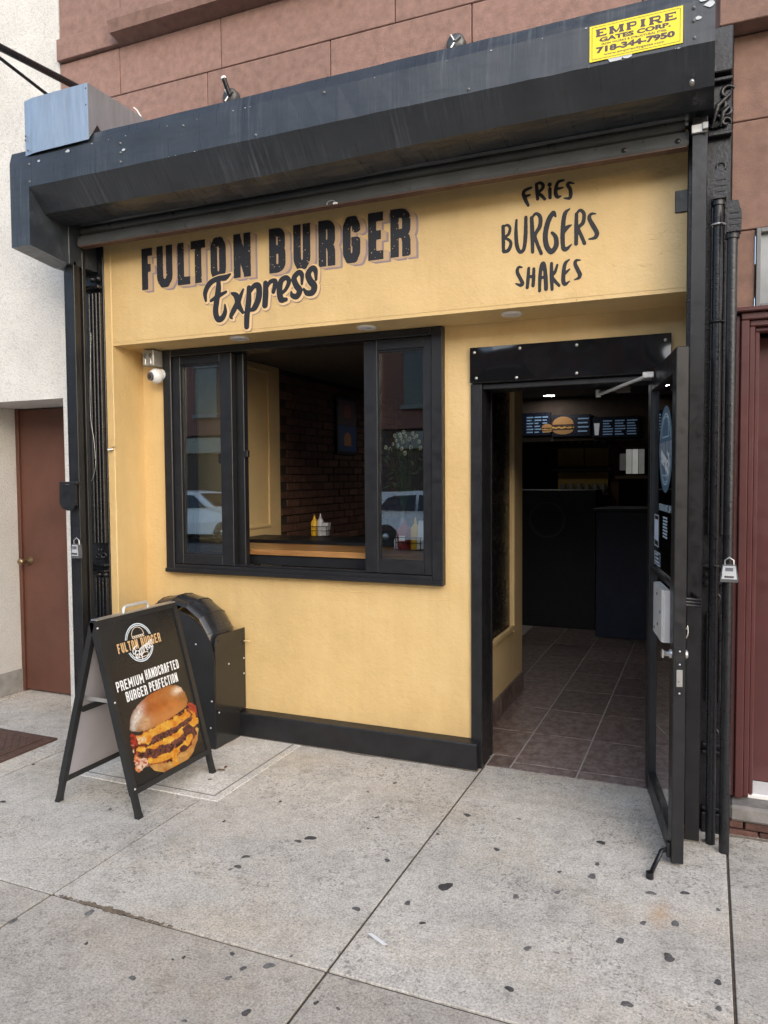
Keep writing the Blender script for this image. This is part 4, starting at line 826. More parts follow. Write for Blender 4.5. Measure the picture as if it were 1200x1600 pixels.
def keybox(c, sc_, lab, wd):
    t = thing('key_box', lab, 'key box', c); x, y, z = c; k = sc_
    MB().prism([(x-.034*k*wd, z-.042*k), (x+.034*k*wd, z-.042*k), (x+.036*k*wd, z-.025*k), (x+.027*k*wd, z+.035*k), (x-.027*k*wd, z+.035*k), (x-.036*k*wd, z-.025*k)], y-.012, y+.014, 'y').build('case', mat('key_box_grey', (.10, .105, .115), .4), t)
    MB().prism([(x-.030*k*wd, z-.028*k), (x+.030*k*wd, z-.028*k), (x+.024*k*wd, z+.031*k), (x-.024*k*wd, z+.031*k)], y-.017, y-.0122, 'y').build('face', mat('key_box_silver', (.62, .65, .68), .3, metal=.3, bst=0), t)
    MB().box(x-.016*k, x+.016*k, y-.0185, y-.0172, z+.008*k, z+.024*k, c=.0005).build('dial_window', mat('dial_grey', (.13, .14, .16), .4, bst=0), t)
    lg = MB()
    for a in range(5): lg.box(x-.019*k+a*.0078*k, x-.013*k+a*.0078*k, y-.0180, y-.0172, z-.022*k, z-.013*k)
    lg.build('maker_mark', NEARBLK, t)
    MB().tube([(x-.018*k, y, z+.03*k), (x-.018*k, y, z+.055*k), (x, y, z+.068*k), (x+.018*k, y, z+.055*k), (x+.018*k, y, z+.03*k)], .0035, 8).build('shackle', STEEL, t)
keybox((.080, 3.195, 1.122), .86, 'silver combination key box hanging on a pipe by the maroon doorway', 1.05)
keybox((-3.297, 3.262, 1.095), 1.05, 'silver combination key box on the black rail by the brown door', .72)
MB().tube([on_y(1098, 884, 3.35), on_y(1122, 884, 3.25)], .003, 6).build('hanging_wire', STEEL).parent = None
o = bpy.data.objects['hanging_wire']; tag(o, 'short steel wire tying the silver key box to the pilaster', 'wire')
# rounded black cover on the left rail
ft = thing('rail_cover', 'black rounded metal flap cover on the rail beside the brown door', 'cover', (-3.33, 3.26, 1.4))
a_, b_ = on_y(95, 757, 3.255), on_y(121, 797, 3.255); xa, xb, zb_, zt_ = a_[0], b_[0]-.004, b_[2], a_[2]
MB().prism([(xa, zt_), (xb, zt_), (xb, zb_+.03), (xb-.025, zb_+.004), ((xa+xb)/2, zb_-.004), (xa+.018, zb_+.008), (xa-.004, zb_+.04)], 3.245, 3.262, 'y').build('flap', ALU, ft); B('hinge_bar', BLACK, ft, xa, xb+.02, 3.240, 3.279, zt_+.001, zt_+.016, c=.003)
# wires on the left rail
for nm, pts, lab in (('wire', [(142, 520), (141, 640), (147, 690), (149, 730), (143, 752)], 'thin dark wire hanging along the black pilaster flutes'), ('wire', [(112, 437), (119, 424)], 'short loose wire end at the top of the black rail'), ('wire', [(111, 482), (113, 477), (120, 476)], 'small hooked wire poking out of the black rail')):
    tag(MB().tube(sm([tuple(on_y(x, y, 3.40)) for x, y in pts], 4), .0018, 5).build(nm, STEEL), lab, 'wire')
p = on_y(1070, 985, 3.27); tag(MB().tube(sm([(p[0]+.01, 3.272, p[2]+.02), (p[0]+.012, 3.265, p[2]-.012), (p[0]+.003, 3.262, p[2]-.03), (p[0]-.006, 3.264, p[2]-.012), (p[0]+.008, 3.268, p[2]+.012)], 5), .0025, 6).build('snap_hook', STEEL), 'small steel snap hook hanging on the right guide rail', 'hook')
# security camera and junction box
jb = thing('junction_box', 'grey metal junction box fixed beside the window top', 'junction box', (-3.03, 3.66, 2.2))
B('case', mat('box_grey', (.36, .35, .32), .45, metal=.3), jb, -3.09, -3.008, 3.60, 3.72, 2.165, 2.259, c=.005)
for x in (-3.07, -3.03): MB().lathe([(0, -.004), (.010, -.003), (.012, 0)], (x, 3.600, 2.225), 'y', 14).build('knockout', MATS['dark_rivet'], jb); B('bracket', STEEL, jb, x-.010, x+.010, 3.592, 3.5995, 2.172, 2.205, c=.002)
sc_ = thing('security_camera', 'white turret security camera under the grey junction box', 'camera', (-3.035, 3.65, 2.1)); c3 = Vector((-3.030, 3.650, 2.108))
MB().lathe([(0, .046), (.022, .043), (.038, .028), (.046, .006), (.044, -.012), (.032, -.032), (.012, -.042), (0, -.043)], c3, 'z', 24).build('body', WHITEP, sc_)
MB().tube([c3+Vector((.01, .02, .01)), c3+Vector((.03, .075, .02))], .034, 20).build('mount', WHITEP, sc_)
dl_ = (Vector((-.25, -1, -.10))).normalized(); MB().tube([c3+dl_*.036, c3+dl_*.0475], [.026, .024], 20).build('lens_ring', mat('lens_grey', (.10, .10, .11), .3), sc_); MB().tube([c3+dl_*.047, c3+dl_*.0495], [.016, .012], 16).build('lens', PLAS, sc_)

# ================================================================== rounded duct by the wall
dk = thing('intake_duct', 'black sheet metal duct hood with segmented rounded top against the yellow wall', 'duct', (-2.8, 3.5, 0))
cxd, czd = -2.79, .53
gore = []
NS = 8; secd = [(.262, 3.45), (.285, 3.47), (.298, 3.52), (.300, 3.58), (.292, 3.64), (.268, 3.69), (.24, 3.715)]
for i in range(NS):
    a0, a1 = math.pi*i/NS, math.pi*(i+1)/NS; m = MB(); vs = []
    for a in (a0, a1):
        for r_, y in secd: vs.append((cxd+r_*math.cos(a), y, czd+r_*math.sin(a)))
    K = len(secd); m.add(vs, [(k, k+1, K+k+1, K+k) for k in range(K-1)], True); m.build('gore', DUCT, dk)
    if i: MB().tube([(cxd+(r_+.001)*math.cos(a0), y, czd+(r_+.001)*math.sin(a0)) for r_, y in secd], .0022, 6).build('seam', DUCT, dk)
arch = [(-2.478, 0.002)]+[(cxd+.285*math.cos(a)*1.09, .485+.285*math.sin(a)) for a in np.linspace(.05, math.pi-.05, 18)]+[(-3.10, .002)]
MB().prism(arch, 3.414, 3.422, 'y').build('front_plate', mat('satin_black_sheet', (.016, .0165, .018), .45, var=.2, bs=6, bst=.1, dist=.01), dk)
MB().prism([(3.424, .002), (3.653, .002), (3.653, .15), (3.715, .155), (3.715, .628), (3.455, .632), (3.432, .615), (3.424, .59)], -2.484, -2.478, 'x').build('side_plate', mat('gloss_black_sheet', (.02, .02, .02), .16, var=.2, bs=8, bst=.05, dist=.01), dk)
MB().box(-3.09, -2.49, 3.43, 3.65, .002, .52).build('body', DUCT, dk)
for y, z in ((3.45, .60), (3.69, .60), (3.70, .45), (3.70, .36), (3.45, .2), (3.55, .45), (3.60, .54)): MB().lathe([(0, .004), (.004, .003), (.006, 0)], (-2.478, y, z), 'x', 8).build('screw', STEEL if z < .5 else BLACK, dk)
for x, z in ((-2.60, .58), (-2.50, .27), (-2.51, .12)): MB().lathe([(0, -.004), (.005, -.003), (.006, 0)], (x, 3.414, z), 'y', 8).build('screw', STEEL, dk)
MB().tube([(-2.484, 3.70, .55), (-2.455, 3.703, .553), (-2.44, 3.708, .55)], .003, 6).build('wire_tie', CREAM, dk); MB().lathe([(.012, -.01), (.014, .002)], (-2.478, 3.695, .55), 'x', 10).build('tie_boss', BLACK, dk)

# ================================================================== sandwich board
sbd = thing('sandwich_board', 'black A-frame sandwich board with a cheeseburger poster by the wall', 'sandwich board', (-2.53, 2.86, 0))
YA, YB = 2.578, 3.150; RX, RZ = -2.53, .862; FX, BXX = -2.283, -2.783; SL = math.hypot(FX-RX, RZ)
def pan(side):
    bx_ = FX if side > 0 else BXX; U = Vector((RX+.012*side-bx_, 0, RZ)).normalized(); N = Vector((U.z*side, 0, -U.x*side)).normalized()
    def to3(u, v, o_=0.): return Vector((bx_, YA+u, 0))+U*v+N*o_
    return to3
def slab3(mb, f, u0, u1, v0, v1, o0, o1):
    return mb.add([f(u, v, o_) for u in (u0, u1) for v in (v0, v1) for o_ in (o0, o1)], [(0, 1, 3, 2), (4, 6, 7, 5), (0, 4, 5, 1), (2, 3, 7, 6), (0, 2, 6, 4), (1, 5, 7, 3)])
WU = YB-YA; BOARD = mat('board_frame', (.016, .0165, .018), .45, var=.2, bs=200, bst=.15)
for side in (1, -1):
    f = pan(side); T = .894
    for u0 in (0, WU-.028): slab3(MB(), f, u0, u0+.028, .105, T, -.028, 0).build('frame_upright', BOARD, sbd)
    slab3(MB(), f, .028, WU-.028, .105, .130, -.027, -.001).build('frame_rail', BOARD, sbd); slab3(MB(), f, .028, WU-.028, T-.025, T, -.027, -.001).build('frame_rail', BOARD, sbd)
    if side < 0: slab3(MB(), f, .028, WU-.028, .46, .485, -.040, -.0285).build('cross_rail', BOARD, sbd)
    for u0 in (.002, WU-.026):
        m = MB(); m.add([f(u, v, o_) for v in (.0, .006, .03, .11) for u, o_ in ((u0+(.0 if v > .01 else -.003), -.026), (u0+.024+(0 if v > .01 else .003), -.026), (u0+.024+(0 if v > .01 else .003), -.002), (u0+(.0 if v > .01 else -.003), -.002))], [(4*i+k, 4*i+(k+1) % 4, 4*i+4+(k+1) % 4, 4*i+4+k) for i in range(3) for k in range(4)]+[(0, 1, 2, 3), (12, 13, 14, 15)]); m.build('foot', BOARD, sbd)
    if side > 0: pnl = slab3(MB(), f, .026, WU-.026, .128, T-.022, -.016, -.008).build('poster_panel', P_CHAR, sbd)
    else: slab3(MB(), f, .026, WU-.026, .128, T-.022, -.020, -.008).build('rear_panel', mat('grey_panel_back', (.42, .40, .43), .4, var=.05, bst=0), sbd)
B('ridge_strip', STEEL, sbd, RX-.018, RX+.018, YA+.012, YB-.012, .862, .868, c=.002)
hy = YA+WU*.50
MB().tube([(RX, hy-.085, .866), (RX, hy-.083, .888), (RX, hy-.070, .896), (RX, hy+.070, .896), (RX, hy+.083, .888), (RX, hy+.085, .866)], .0075, 8).build('handle', AL, sbd)
for y in (YA+.03, YB-.03): MB().box(RX-.095, RX+.085, y, y+.004, .49, .508).build('stay_bar', STEEL, sbd)
f = pan(1)
for v in (.52, .86, .13): p = f(.014, v, .001); MB().lathe([(0, .004), (.004, .003), (.006, 0)], p, 'x', 8).build('screw', STEEL, sbd)
# --- what is printed on the poster: traced from the photograph onto the board's own plane
Pn = f(0, 0, -.007); Nn = (f(0, 0, 1)-f(0, 0, 0)); Uv = (f(0, 1)-f(0, 0))
def uv(x, y):
    d = Vector(ray(x, y)); t = (Pn-Vector(CAM)).dot(Nn)/d.dot(Nn); p = Vector(CAM)+d*t; return (p.y-YA, (p-Vector((FX, 0, 0))).dot(Uv))
def c6(x, y): return uv(130+.2*x, 940+.2*y)
def poster(o_): return lambda u, v: f(u, v, -.0075+o_)
k6 = [c6(62, 210), c6(650, 50)]
# burger picture
def srgb(c): c = np.asarray(c, float)/255; return np.where(c <= .04045, c/12.92, ((c+.055)/1.055)**2.4)
us, vs_ = np.arange(.03, .545, .0026), np.arange(.132, .60, .0026); UU, VV = np.meshgrid(us, vs_)
P3 = np.array([[FX, YA, 0]])+UU.reshape(-1, 1)*np.array([[0, 1, 0]])+VV.reshape(-1, 1)*np.array([[Uv.x, Uv.y, Uv.z]])-.0072*np.array([[Nn.x, Nn.y, Nn.z]])
dd = P3-CAM; zc = dd@fw; CX = ((600+FPX*(dd@rt)/zc)-130)/.2; CY = ((800-FPX*(dd@up)/zc)-940)/.2
def pip(poly, x, y):
    ins = np.zeros(x.shape, bool); n = len(poly)
    for i in range(n):
        x0, y0_ = poly[i]; x1, y1_ = poly[(i+1) % n]
        if y0_ == y1_: continue
        ins ^= ((y0_ > y) != (y1_ > y)) & (x < (x1-x0)*(y-y0_)/(y1_-y0_)+x0)
    return ins
def vnoise(x, y, s, seed):
    g_ = np.random.default_rng(seed).random((90, 90)); a = (x/s) % 88; b__ = (y/s) % 88; i = a.astype(int); j = b__.astype(int); u = a-i; v = b__-j; u = u*u*(3-2*u); v = v*v*(3-2*v)
    return g_[j, i]*(1-u)*(1-v)+g_[j, i+1]*u*(1-v)+g_[j+1, i]*(1-u)*v+g_[j+1, i+1]*u*v
nz = vnoise(CX, CY, 40, 1); n2 = vnoise(CX, CY, 14, 2); n3 = vnoise(CX, CY, 7, 3)
WXp, WYp = CX+(nz-.5)*26+(n2-.5)*12, CY+(vnoise(CX, CY, 40, 5)-.5)*26+(n3-.5)*10
C = np.tile(srgb((24, 23, 22)), (len(CX), 1)); A_ = np.zeros(len(CX), bool)
def lay(mask, col, k=None):
    global A_
    c = srgb(col) if k is None else srgb(col[0])*(1-k[mask, None])+srgb(col[1])*k[mask, None]
    C[mask] = c; A_ |= mask
def capsule(pts, r, x, y):
    d = np.full(x.shape, 1e9)
    for a, b__ in zip(pts[:-1], pts[1:]): d = np.minimum(d, seg_field(x, y, a, b__, 0, 0))
    return d < r
lay(pip([(820, 1250), (950, 1150), (985, 1150), (965, 1220), (870, 1285)], WXp, WYp), ((40, 42, 48), (120, 125, 135)), n2)
lay(capsule([(560, 1425), (640, 1415)], 16, WXp, WYp), ((30, 32, 38), (70, 78, 92)), n2)
lay(pip([(520, 1290), (560, 1325), (640, 1338), (720, 1325), (800, 1265), (860, 1180), (895, 1080), (903, 990), (870, 960), (820, 1080), (700, 1180), (540, 1240)], CX, CY), ((168, 96, 40), (240, 190, 110)), np.clip(.75*nz+.25*n2, 0, 1))
lay(pip([(370, 1040), (430, 1040), (470, 1180), (520, 1290), (460, 1320), (420, 1300), (395, 1200), (372, 1130)], WXp, WYp), ((140, 28, 18), (244, 214, 190)), np.clip((n2-.42)*3, 0, 1))
lay(capsule([(420, 1220), (430, 1300)], 26, WXp, WYp), ((214, 84, 30), (248, 190, 130)), n2)
lay(pip([(380, 1060), (880, 800), (890, 1000), (840, 1120), (700, 1250), (500, 1285), (400, 1180)], WXp, WYp), ((88, 26, 18), (190, 92, 50)), np.clip((n2-.3)*1.8, 0, 1))
def patty(pts, r): lay(capsule(pts, r, WXp, WYp), ((40, 12, 12), (150, 84, 76)), np.clip((n3*.6+n2*.6-.35)*1.5, 0, 1))
def cheese(pts, r): lay(capsule(pts, r, WXp, WYp), ((226, 122, 16), (255, 206, 84)), np.clip((nz*.6+n2*.5-.15)*1.2, 0, 1))
patty([(500, 1100), (600, 1065), (720, 1010), (820, 930), (862, 880)], 34); cheese([(430, 1075), (520, 1040), (620, 985), (720, 935), (800, 885)], 30); cheese([(440, 1080), (500, 1085)], 28); lay(capsule([(420, 1085), (470, 1075)], 24, WXp, WYp), ((236, 160, 60), (255, 236, 190)), n2)
lay(capsule([(385, 1060), (400, 1090)], 28, WXp, WYp), ((120, 20, 16), (200, 60, 40)), n2)
cheese([(520, 1150), (640, 1095), (740, 1050), (830, 980), (880, 930)], 26); cheese([(850, 850), (860, 930)], 16)
patty([(470, 1190), (560, 1180), (680, 1135), (780, 1090), (850, 1010)], 36); lay(capsule([(830, 1000), (825, 1020)], 40, WXp, WYp), ((36, 12, 14), (130, 70, 70)), n3)
cheese([(530, 1250), (620, 1225), (700, 1195), (790, 1130), (830, 1060)], 22); cheese([(430, 1150), (480, 1160)], 20)
lay(capsule([(770, 1160), (800, 1130)], 20, WXp, WYp), ((40, 14, 14), (110, 60, 60)), n3)
cheese([(705, 1170), (722, 1240), (730, 1290), (735, 1320)], 20); lay(capsule([(722, 1330), (745, 1318)], 24, CX, CY), ((238, 120, 20), (255, 170, 70)), n2)
lay(capsule([(430, 1270), (480, 1260)], 30, WXp, WYp), ((200, 70, 24), (250, 226, 200)), np.clip((n2-.3)*2, 0, 1))
lay(capsule([(835, 800), (865, 840)], 20, WXp, WYp), ((140, 20, 24), (214, 90, 60)), n2)
bunp = [(362, 1000), (363, 920), (385, 860), (430, 800), (500, 735), (590, 685), (680, 648), (725, 648), (765, 668), (800, 715), (818, 775), (806, 825), (740, 872), (640, 932), (540, 988), (440, 1022), (375, 1016)]
inb = pip(bunp, CX+(n2-.5)*4, CY+(n3-.5)*4)
tb = np.clip((CX-360)/460, 0, 1); edge = np.clip(((CY-(1030-.50*(CX-360)))+90)/90, 0, 1)      # toward the cut rim
col = srgb((168, 74, 16))[None]*(1-tb[:, None])+srgb((214, 128, 50))[None]*tb[:, None]
col = col*(.75+.5*nz[:, None]); col = col*(1-edge[:, None]*.6)+srgb((232, 160, 92))[None]*edge[:, None]*.6
rim = np.clip(1-np.hypot((CX-600)/250, (CY-840)/215), 0, 1)**.5; col = col*(.40+.68*rim[:, None])
def glow(x, y, sx, sy, rot, k, c=(255, 250, 240)):
    global col
    a = math.cos(rot)*(CX-x)+math.sin(rot)*(CY-y); b__ = -math.sin(rot)*(CX-x)+math.cos(rot)*(CY-y); w_ = k*np.exp(-(a/sx)**2-(b__/sy)**2)*(.55+.9*n2)
    w_ = np.clip(w_, 0, 1)[:, None]; col = col*(1-w_)+srgb(c)[None]*w_
glow(735, 694, 34, 24, -.5, 1.1); glow(735, 694, 90, 60, -.5, .35, (255, 200, 130)); glow(425, 890, 34, 90, .35, .85); glow(480, 950, 50, 70, .4, .55, (250, 214, 170)); glow(395, 960, 20, 60, .1, .6); glow(560, 760, 120, 40, -.55, .28, (240, 160, 90))
C[inb] = col[inb]; A_ |= inb
ny_, nx_ = UU.shape; keep = A_.reshape(ny_, nx_); cell = keep[:-1, :-1] & keep[1:, :-1] & keep[:-1, 1:] & keep[1:, 1:]
o3 = LOC[sbd.name]; me = bpy.data.meshes.new('burger_picture')
idx = np.arange(ny_*nx_).reshape(ny_, nx_); jj, ii = np.nonzero(cell); quads = np.stack([idx[jj, ii], idx[jj, ii+1], idx[jj+1, ii+1], idx[jj+1, ii]], 1)
used = np.unique(quads); remap = -np.ones(ny_*nx_, int); remap[used] = np.arange(len(used))
me.from_pydata([tuple(p-np.array(o3)) for p in P3[used]], [], [tuple(q) for q in remap[quads].tolist()]); me.update()
ca = me.color_attributes.new('Col', 'FLOAT_COLOR', 'POINT'); ca.data.foreach_set('color', np.concatenate([np.clip(C[used], 0, 1)*.64, np.ones((len(used), 1))], 1).astype(np.float32).ravel())
me.materials.append(PRINT); bo = bpy.data.objects.new('burger_picture', me); COL.objects.link(bo); bo.parent = pnl; bo['label'] = 'printed picture of a double cheeseburger'
LOC[bo.name] = o3; LOC[pnl.name] = o3
# headline
st_p = .0016
def line(txt, a, b_, hh, sw_):
    p, q = c6(*a), c6(*b_); S = []; n = len(txt); z0 = (p[1]+q[1])/2-hh/2
    return word(txt, p[0], q[0], z0, hh, sw_, .26)
X, Z = grid(.02, .56, .48, .72, st_p)
F = field(line('PREMIUM', (258, 668), (470, 600), .046, .0070)+line('HANDCRAFTED', (484, 578), (742, 480), .046, .0070)+line('BURGER', (334, 744), (500, 690), .046, .0070)+line('PERFECTION', (515, 668), (736, 590), .046, .0070), X, Z)
iso(MB(), F, X, Z, poster(.0010)).build('headline', P_WHITE, pnl)['label'] = 'white words PREMIUM HANDCRAFTED BURGER PERFECTION'
# round logo
lc = c6(440, 318); lr = abs(c6(440, 165)[1]-c6(440, 472)[1])/2; X, Z = grid(lc[0]-.16, lc[0]+.16, lc[1]-.14, lc[1]+.14, st_p); R_ = np.hypot(X-lc[0], Z-lc[1])
bandz = np.abs(Z-lc[1]+.004)-.030
ring = np.minimum(np.abs(R_-lr)-.0028, np.abs(R_-lr*.91)-.0022); ring = np.maximum(ring, -bandz)
iso(MB(), ring, X, Z, poster(.0006)).build('logo_ring', mat('print_ice', (.62, .70, .76), .4, bst=0), pnl)
br_ = lr*.45; bn = np.maximum(np.abs(np.hypot(X-lc[0], (Z-lc[1]-.036)*1.05)-br_)-.0018, -(Z-lc[1]-.034)); bn = np.minimum(bn, field([([(lc[0]-br_, lc[1]+.034), (lc[0]+br_, lc[1]+.034)], .0018, True)], X, Z))
wv = [(lc[0]-br_+2*br_*k/24, lc[1]+.027+.004*math.sin(k*1.57)) for k in range(25)]
bt = field([(fil([(lc[0]-br_, lc[1]-.052), (lc[0]-br_, lc[1]-.070, .01), (lc[0]+br_, lc[1]-.070, .01), (lc[0]+br_, lc[1]-.052)], True), .0018, True)], X, Z)
iso(MB(), np.minimum(np.minimum(bn, bt), field([(wv, .0018, False)], X, Z)), X, Z, poster(.0006)).build('logo_bun', mat('print_pale_buff', (.70, .58, .45), .4, bst=0), pnl)
iso(MB(), field(word('FULTON', lc[0]-.148, lc[0]-.012, lc[1]-.026, .046, .0078)+word('BURGER', lc[0]+.008, lc[0]+.148, lc[1]-.026, .046, .0078), X, Z), X, Z, poster(.0012)).build('logo_words', P_BUFF, pnl)
s0 = [([(lc[0]+.012+(x-620)/500*.070, lc[1]-.035-(z-330)/500*.075+.00*(x-620)) for x, z in sm(p)], [.0026]*len(sm(p)), False) for p, r in E1]
iso(MB(), field(s0, X, Z), X, Z, poster(.0018)).build('logo_script', P_WHITE, pnl)

# ================================================================== inside the shop
fl = structure('shop_floor')
MB().box(-3.3, .1, 3.90, 11, -.1, -.003).build('floor_bed', GROUT, fl); MB().box(-1.05, -.25, 3.755, 3.90, -.1, -.0028).build('threshold_bed', GROUT, fl)
txs = [-3.26+.335*k for k in range(11)]; txs = [x+(-.585-txs[8]) for x in txs]; tys = [3.86+.487*k for k in range(13)]
for i in range(len(txs)-1):
    for j in range(len(tys)-1):
        if txs[i+1] < -1.3 and j > 1: continue
        x0, x1 = max(txs[i], -3.1), min(txs[i+1], -.02)
        if x1-x0 < .05: continue
        a = tys[j] if j or x1 < -1.1 else 3.86
        if x0 < -1.06 or x1 > -.24: a = max(a, 3.935)
        MB().box(x0+.004, x1-.004, a+.004, tys[j+1]-.004, -.03, random.uniform(-.0008, .0008), c=.002).build('floor_tile', TILE, fl)
for x0, x1 in ((-1.045, -.92), (-.92, -.585), (-.585, -.25)): MB().box(x0+.004, x1-.004, 3.768, 3.931 if x0 < -1 else 3.857, -.03, .0005, c=.002).build('floor_tile', TILE, fl)
def wallS(name, m, *d): o = MB().box(*d).build(name, m); o['kind'] = 'structure'; return o
wallS('shop_ceiling', CEIL, -3.3, .2, 3.9, 11.1, 2.36, 2.46); wallS('wall_back', DARKWALL, -3.3, .2, 11, 11.15, -.1, 2.36)
wallS('wall_right', DARKWALL, -.02, .15, 3.9, 11, -.1, 2.36)
wl = structure('wall_left'); MB().box(-3.3, -3.12, 3.9, 5.21, -.1, 2.36).build('plaster', CREAM, wl)
MB().box(-3.3, -3.135, 5.21, 11, -.1, 2.36).build('brick_backing', mat('dark_mortar', (.05, .04, .035), .9, bst=0), wl)
for z0, z1, y0_, y1_ in ((1.12, 1.145, 4.15, 5.05), (2.3, 2.325, 4.15, 5.05), (1.145, 2.3, 4.15, 4.175), (1.145, 2.3, 5.025, 5.05), (.98, 1.01, 3.92, 5.2)): MB().box(-3.1195, -3.105, y0_, y1_, z0, z1, c=.004).build('panel_moulding', CREAM, wl)
MB().box(-3.1195, -3.10, 4.38, 4.50, 1.60, 1.67, c=.004).build('wall_switch', NEARBLK, wl)
src = None
for r_ in range(25):
    for k in range(12):
        y = 5.32+k*.2065+(.103 if r_ % 2 else 0); z = .96+r_*.0665
        if z > 2.34 or y > 7.75: continue
        if src is None:
            mb = MB(); mb.box(-.0, .018, -.0975, .0975, -.029, .029, c=.003); src = mb.build('brick', RBRICK, wl, loc=(-3.137, y, z))
        else: inst(src, wl, (-3.137+random.uniform(-.004, .004), y, z), 'brick')
# vestibule partition with its glazed opening
vp = structure('vestibule_wall')
for d in ((-1.30, -1.18, 3.93, 5.2, 0, .50), (-1.30, -1.18, 4.87, 5.2, .50, 2.36), (-1.30, -1.18, 3.93, 4.87, 2.2, 2.36), (-1.30, -1.18, 3.93, 4.0, .5, 2.2)): MB().box(*d).build('partition', CREAM, vp)
for k, (w0, y_) in enumerate(((.012, 4.94), (.022, 4.895))):
    MB().box(-1.18, -1.18+w0, y_-.02, y_+.03, .47, 2.2, c=.003).build('moulding', CREAM, vp); MB().box(-1.18, -1.18+w0+.001, 4.0, y_-.02, .47+.02*k, .50+.02*k, c=.003).build('moulding', CREAM, vp)
MB().box(-1.192, -1.187, 4.0, 4.865, .5, 2.2).build('pane', mat('dark_glazing', (.008, .008, .009), .3, bst=0, spec=.3), vp)
for k in range(4): MB().box(-1.1795, -1.168, 3.94+k*.315, 3.94+k*.315+.309, .002, .14, c=.002).build('skirting_tile', TILE, vp)
# window counter and what stands on it
ct = thing('window_counter', 'varnished wooden counter board running behind the shop window', 'counter', (-2.2, 4.0, .9))
for k in range(3): B('plank', WOOD, ct, -3.11, -1.32, 3.815+k*.125, 3.815+k*.125+.124, 1.045, 1.078, c=.002)
B('bracket_rail', ALU, ct, -3.11, -1.32, 3.83, 3.86, .985, 1.044, c=.002)
tb_ = thing('bar_table', 'dark narrow bar table standing behind the window counter', 'table', (-2.4, 4.7, 0))
B('top', NEARBLK, tb_, -3.05, -1.5, 4.45, 4.85, 1.045, 1.075, c=.004)
for x in (-3.0, -1.55): B('leg', NEARBLK, tb_, x, x+.04, 4.62, 4.66, 0, 1.045)
RED = flat('ketchup_red', (.28, .022, .020), .3); MUS = flat('mustard_yellow', (.75, .44, .02), .35)
def bottle(mb, x, y, z, r, h): return mb.lathe([(r*.9, 0), (r, .01), (r, h*.62), (r*.75, h*.72), (r*.35, h*.8), (r*.3, h*.86), (r*.12, h)], (x, y, z), 'z', 14)
def caddy(c, lab, ketchup):
    t = thing('condiment_caddy', lab, 'caddy', c); x, y, z = c
    w_ = MB()
    for zz_ in (.005, .045, .075): w_.tube([(x-.075, y-.045, z+zz_), (x+.075, y-.045, z+zz_), (x+.075, y+.045, z+zz_), (x-.075, y+.045, z+zz_), (x-.075, y-.045, z+zz_)], .0025, 5)
    for a, b_ in ((-.075, -.045), (.075, -.045), (-.075, .045), (.075, .045), (0, -.045), (0, .045)): w_.tube([(x+a, y+b_, z+.004), (x+a, y+b_, z+.078)], .0025, 5)
    w_.build('wire_basket', NEARBLK, t)
    o = bottle(MB(), x+(.028 if ketchup else -.042), y, z+.006, .027, .185 if ketchup else .15).build('mustard_bottle', MUS, t)
    if ketchup:
        bottle(MB(), x-.040, y+.005, z+.006, .046, .17).build('ketchup_bottle', RED, t); MB().box(x-.058, x-.02, y-.0430, y-.0415, z+.055, z+.085).build('bottle_label', P_WHITE, t)
        MB().prism([(x+.045, z+.01), (x+.085, z+.01), (x+.098, z+.165), (x+.055, z+.172)], y-.02, y+.02, 'y').build('napkins', P_WHITE, t); bottle(MB(), x-.082, y-.01, z+.004, .016, .085).build('salt_shaker', WHITEP, t)
    else:
        bottle(MB(), x+.005, y, z+.006, .024, .16).build('clear_bottle', mat('frosted_plastic', (.55, .56, .58), .3, bst=0), t); MB().prism([(x+.025, z+.01), (x+.065, z+.01), (x+.08, z+.10), (x+.03, z+.10)], y-.02, y+.02, 'y').build('napkins', mat('napkin_grey', (.5, .5, .52), .7, bst=0), t)
pc = on_z(500, 838, 1.077); caddy((pc[0], pc[1], 1.0755), 'wire caddy with mustard and clear bottles on the dark table', False)
pc = on_z(640, 860, 1.079); caddy((pc[0], pc[1]+.02, 1.0785), 'wire caddy with red and yellow bottles and napkins on the wooden counter', True)
fv = thing('flower_vase', 'vase of small white daisies standing behind the right window pane', 'flowers', (-1.66, 4.18, 1.078))
MB().lathe([(.03, 0), (.045, .03), (.05, .10), (.03, .17), (.022, .20), (.026, .215)], (-1.66, 4.18, 1.078), 'z', 18).build('vase', mat('dark_vase', (.03, .03, .04), .2, bst=0), fv)
DAI = flat('daisy_petal', (.55, .53, .40), .6); LEAF = mat('leaf_green', (.035, .06, .018), .6, var=.3, vs=30, bst=0); DC = flat('daisy_centre', (.22, .20, .04), .7)
for x, y in ((617, 681), (625, 680), (631, 675), (645, 677), (619, 688), (626, 684), (636, 688), (629, 691), (614, 694), (603, 699), (610, 702), (640, 686), (647, 683), (628, 701), (633, 708), (626, 722), (644, 724), (655, 690), (642, 699), (651, 681), (622, 696), (634, 681), (657, 700)):
    p = Vector(on_y(x, y, 4.18+random.uniform(-.07, .07))); b0 = Vector((-1.66, 4.18, 1.28)); r_ = random.uniform(.010, .014)
    fo = MB().tube([p+Vector((r_*math.cos(a)*.75, -.006*math.cos(a), r_*math.sin(a)*.75)) for a in np.linspace(0, 6.283, 13)], r_*.38, 6).build('blossom', DAI, fv)
    MB().lathe([(0, -.006), (.007, -.003), (.009, .003)], p, 'y', 10).build('flower_centre', DC, fo)
    mid = (p+b0)/2+Vector((0, .02, .03)); MB().tube([p, mid, b0], .002, 5).build('stem', LEAF, fv)
lf = MB()
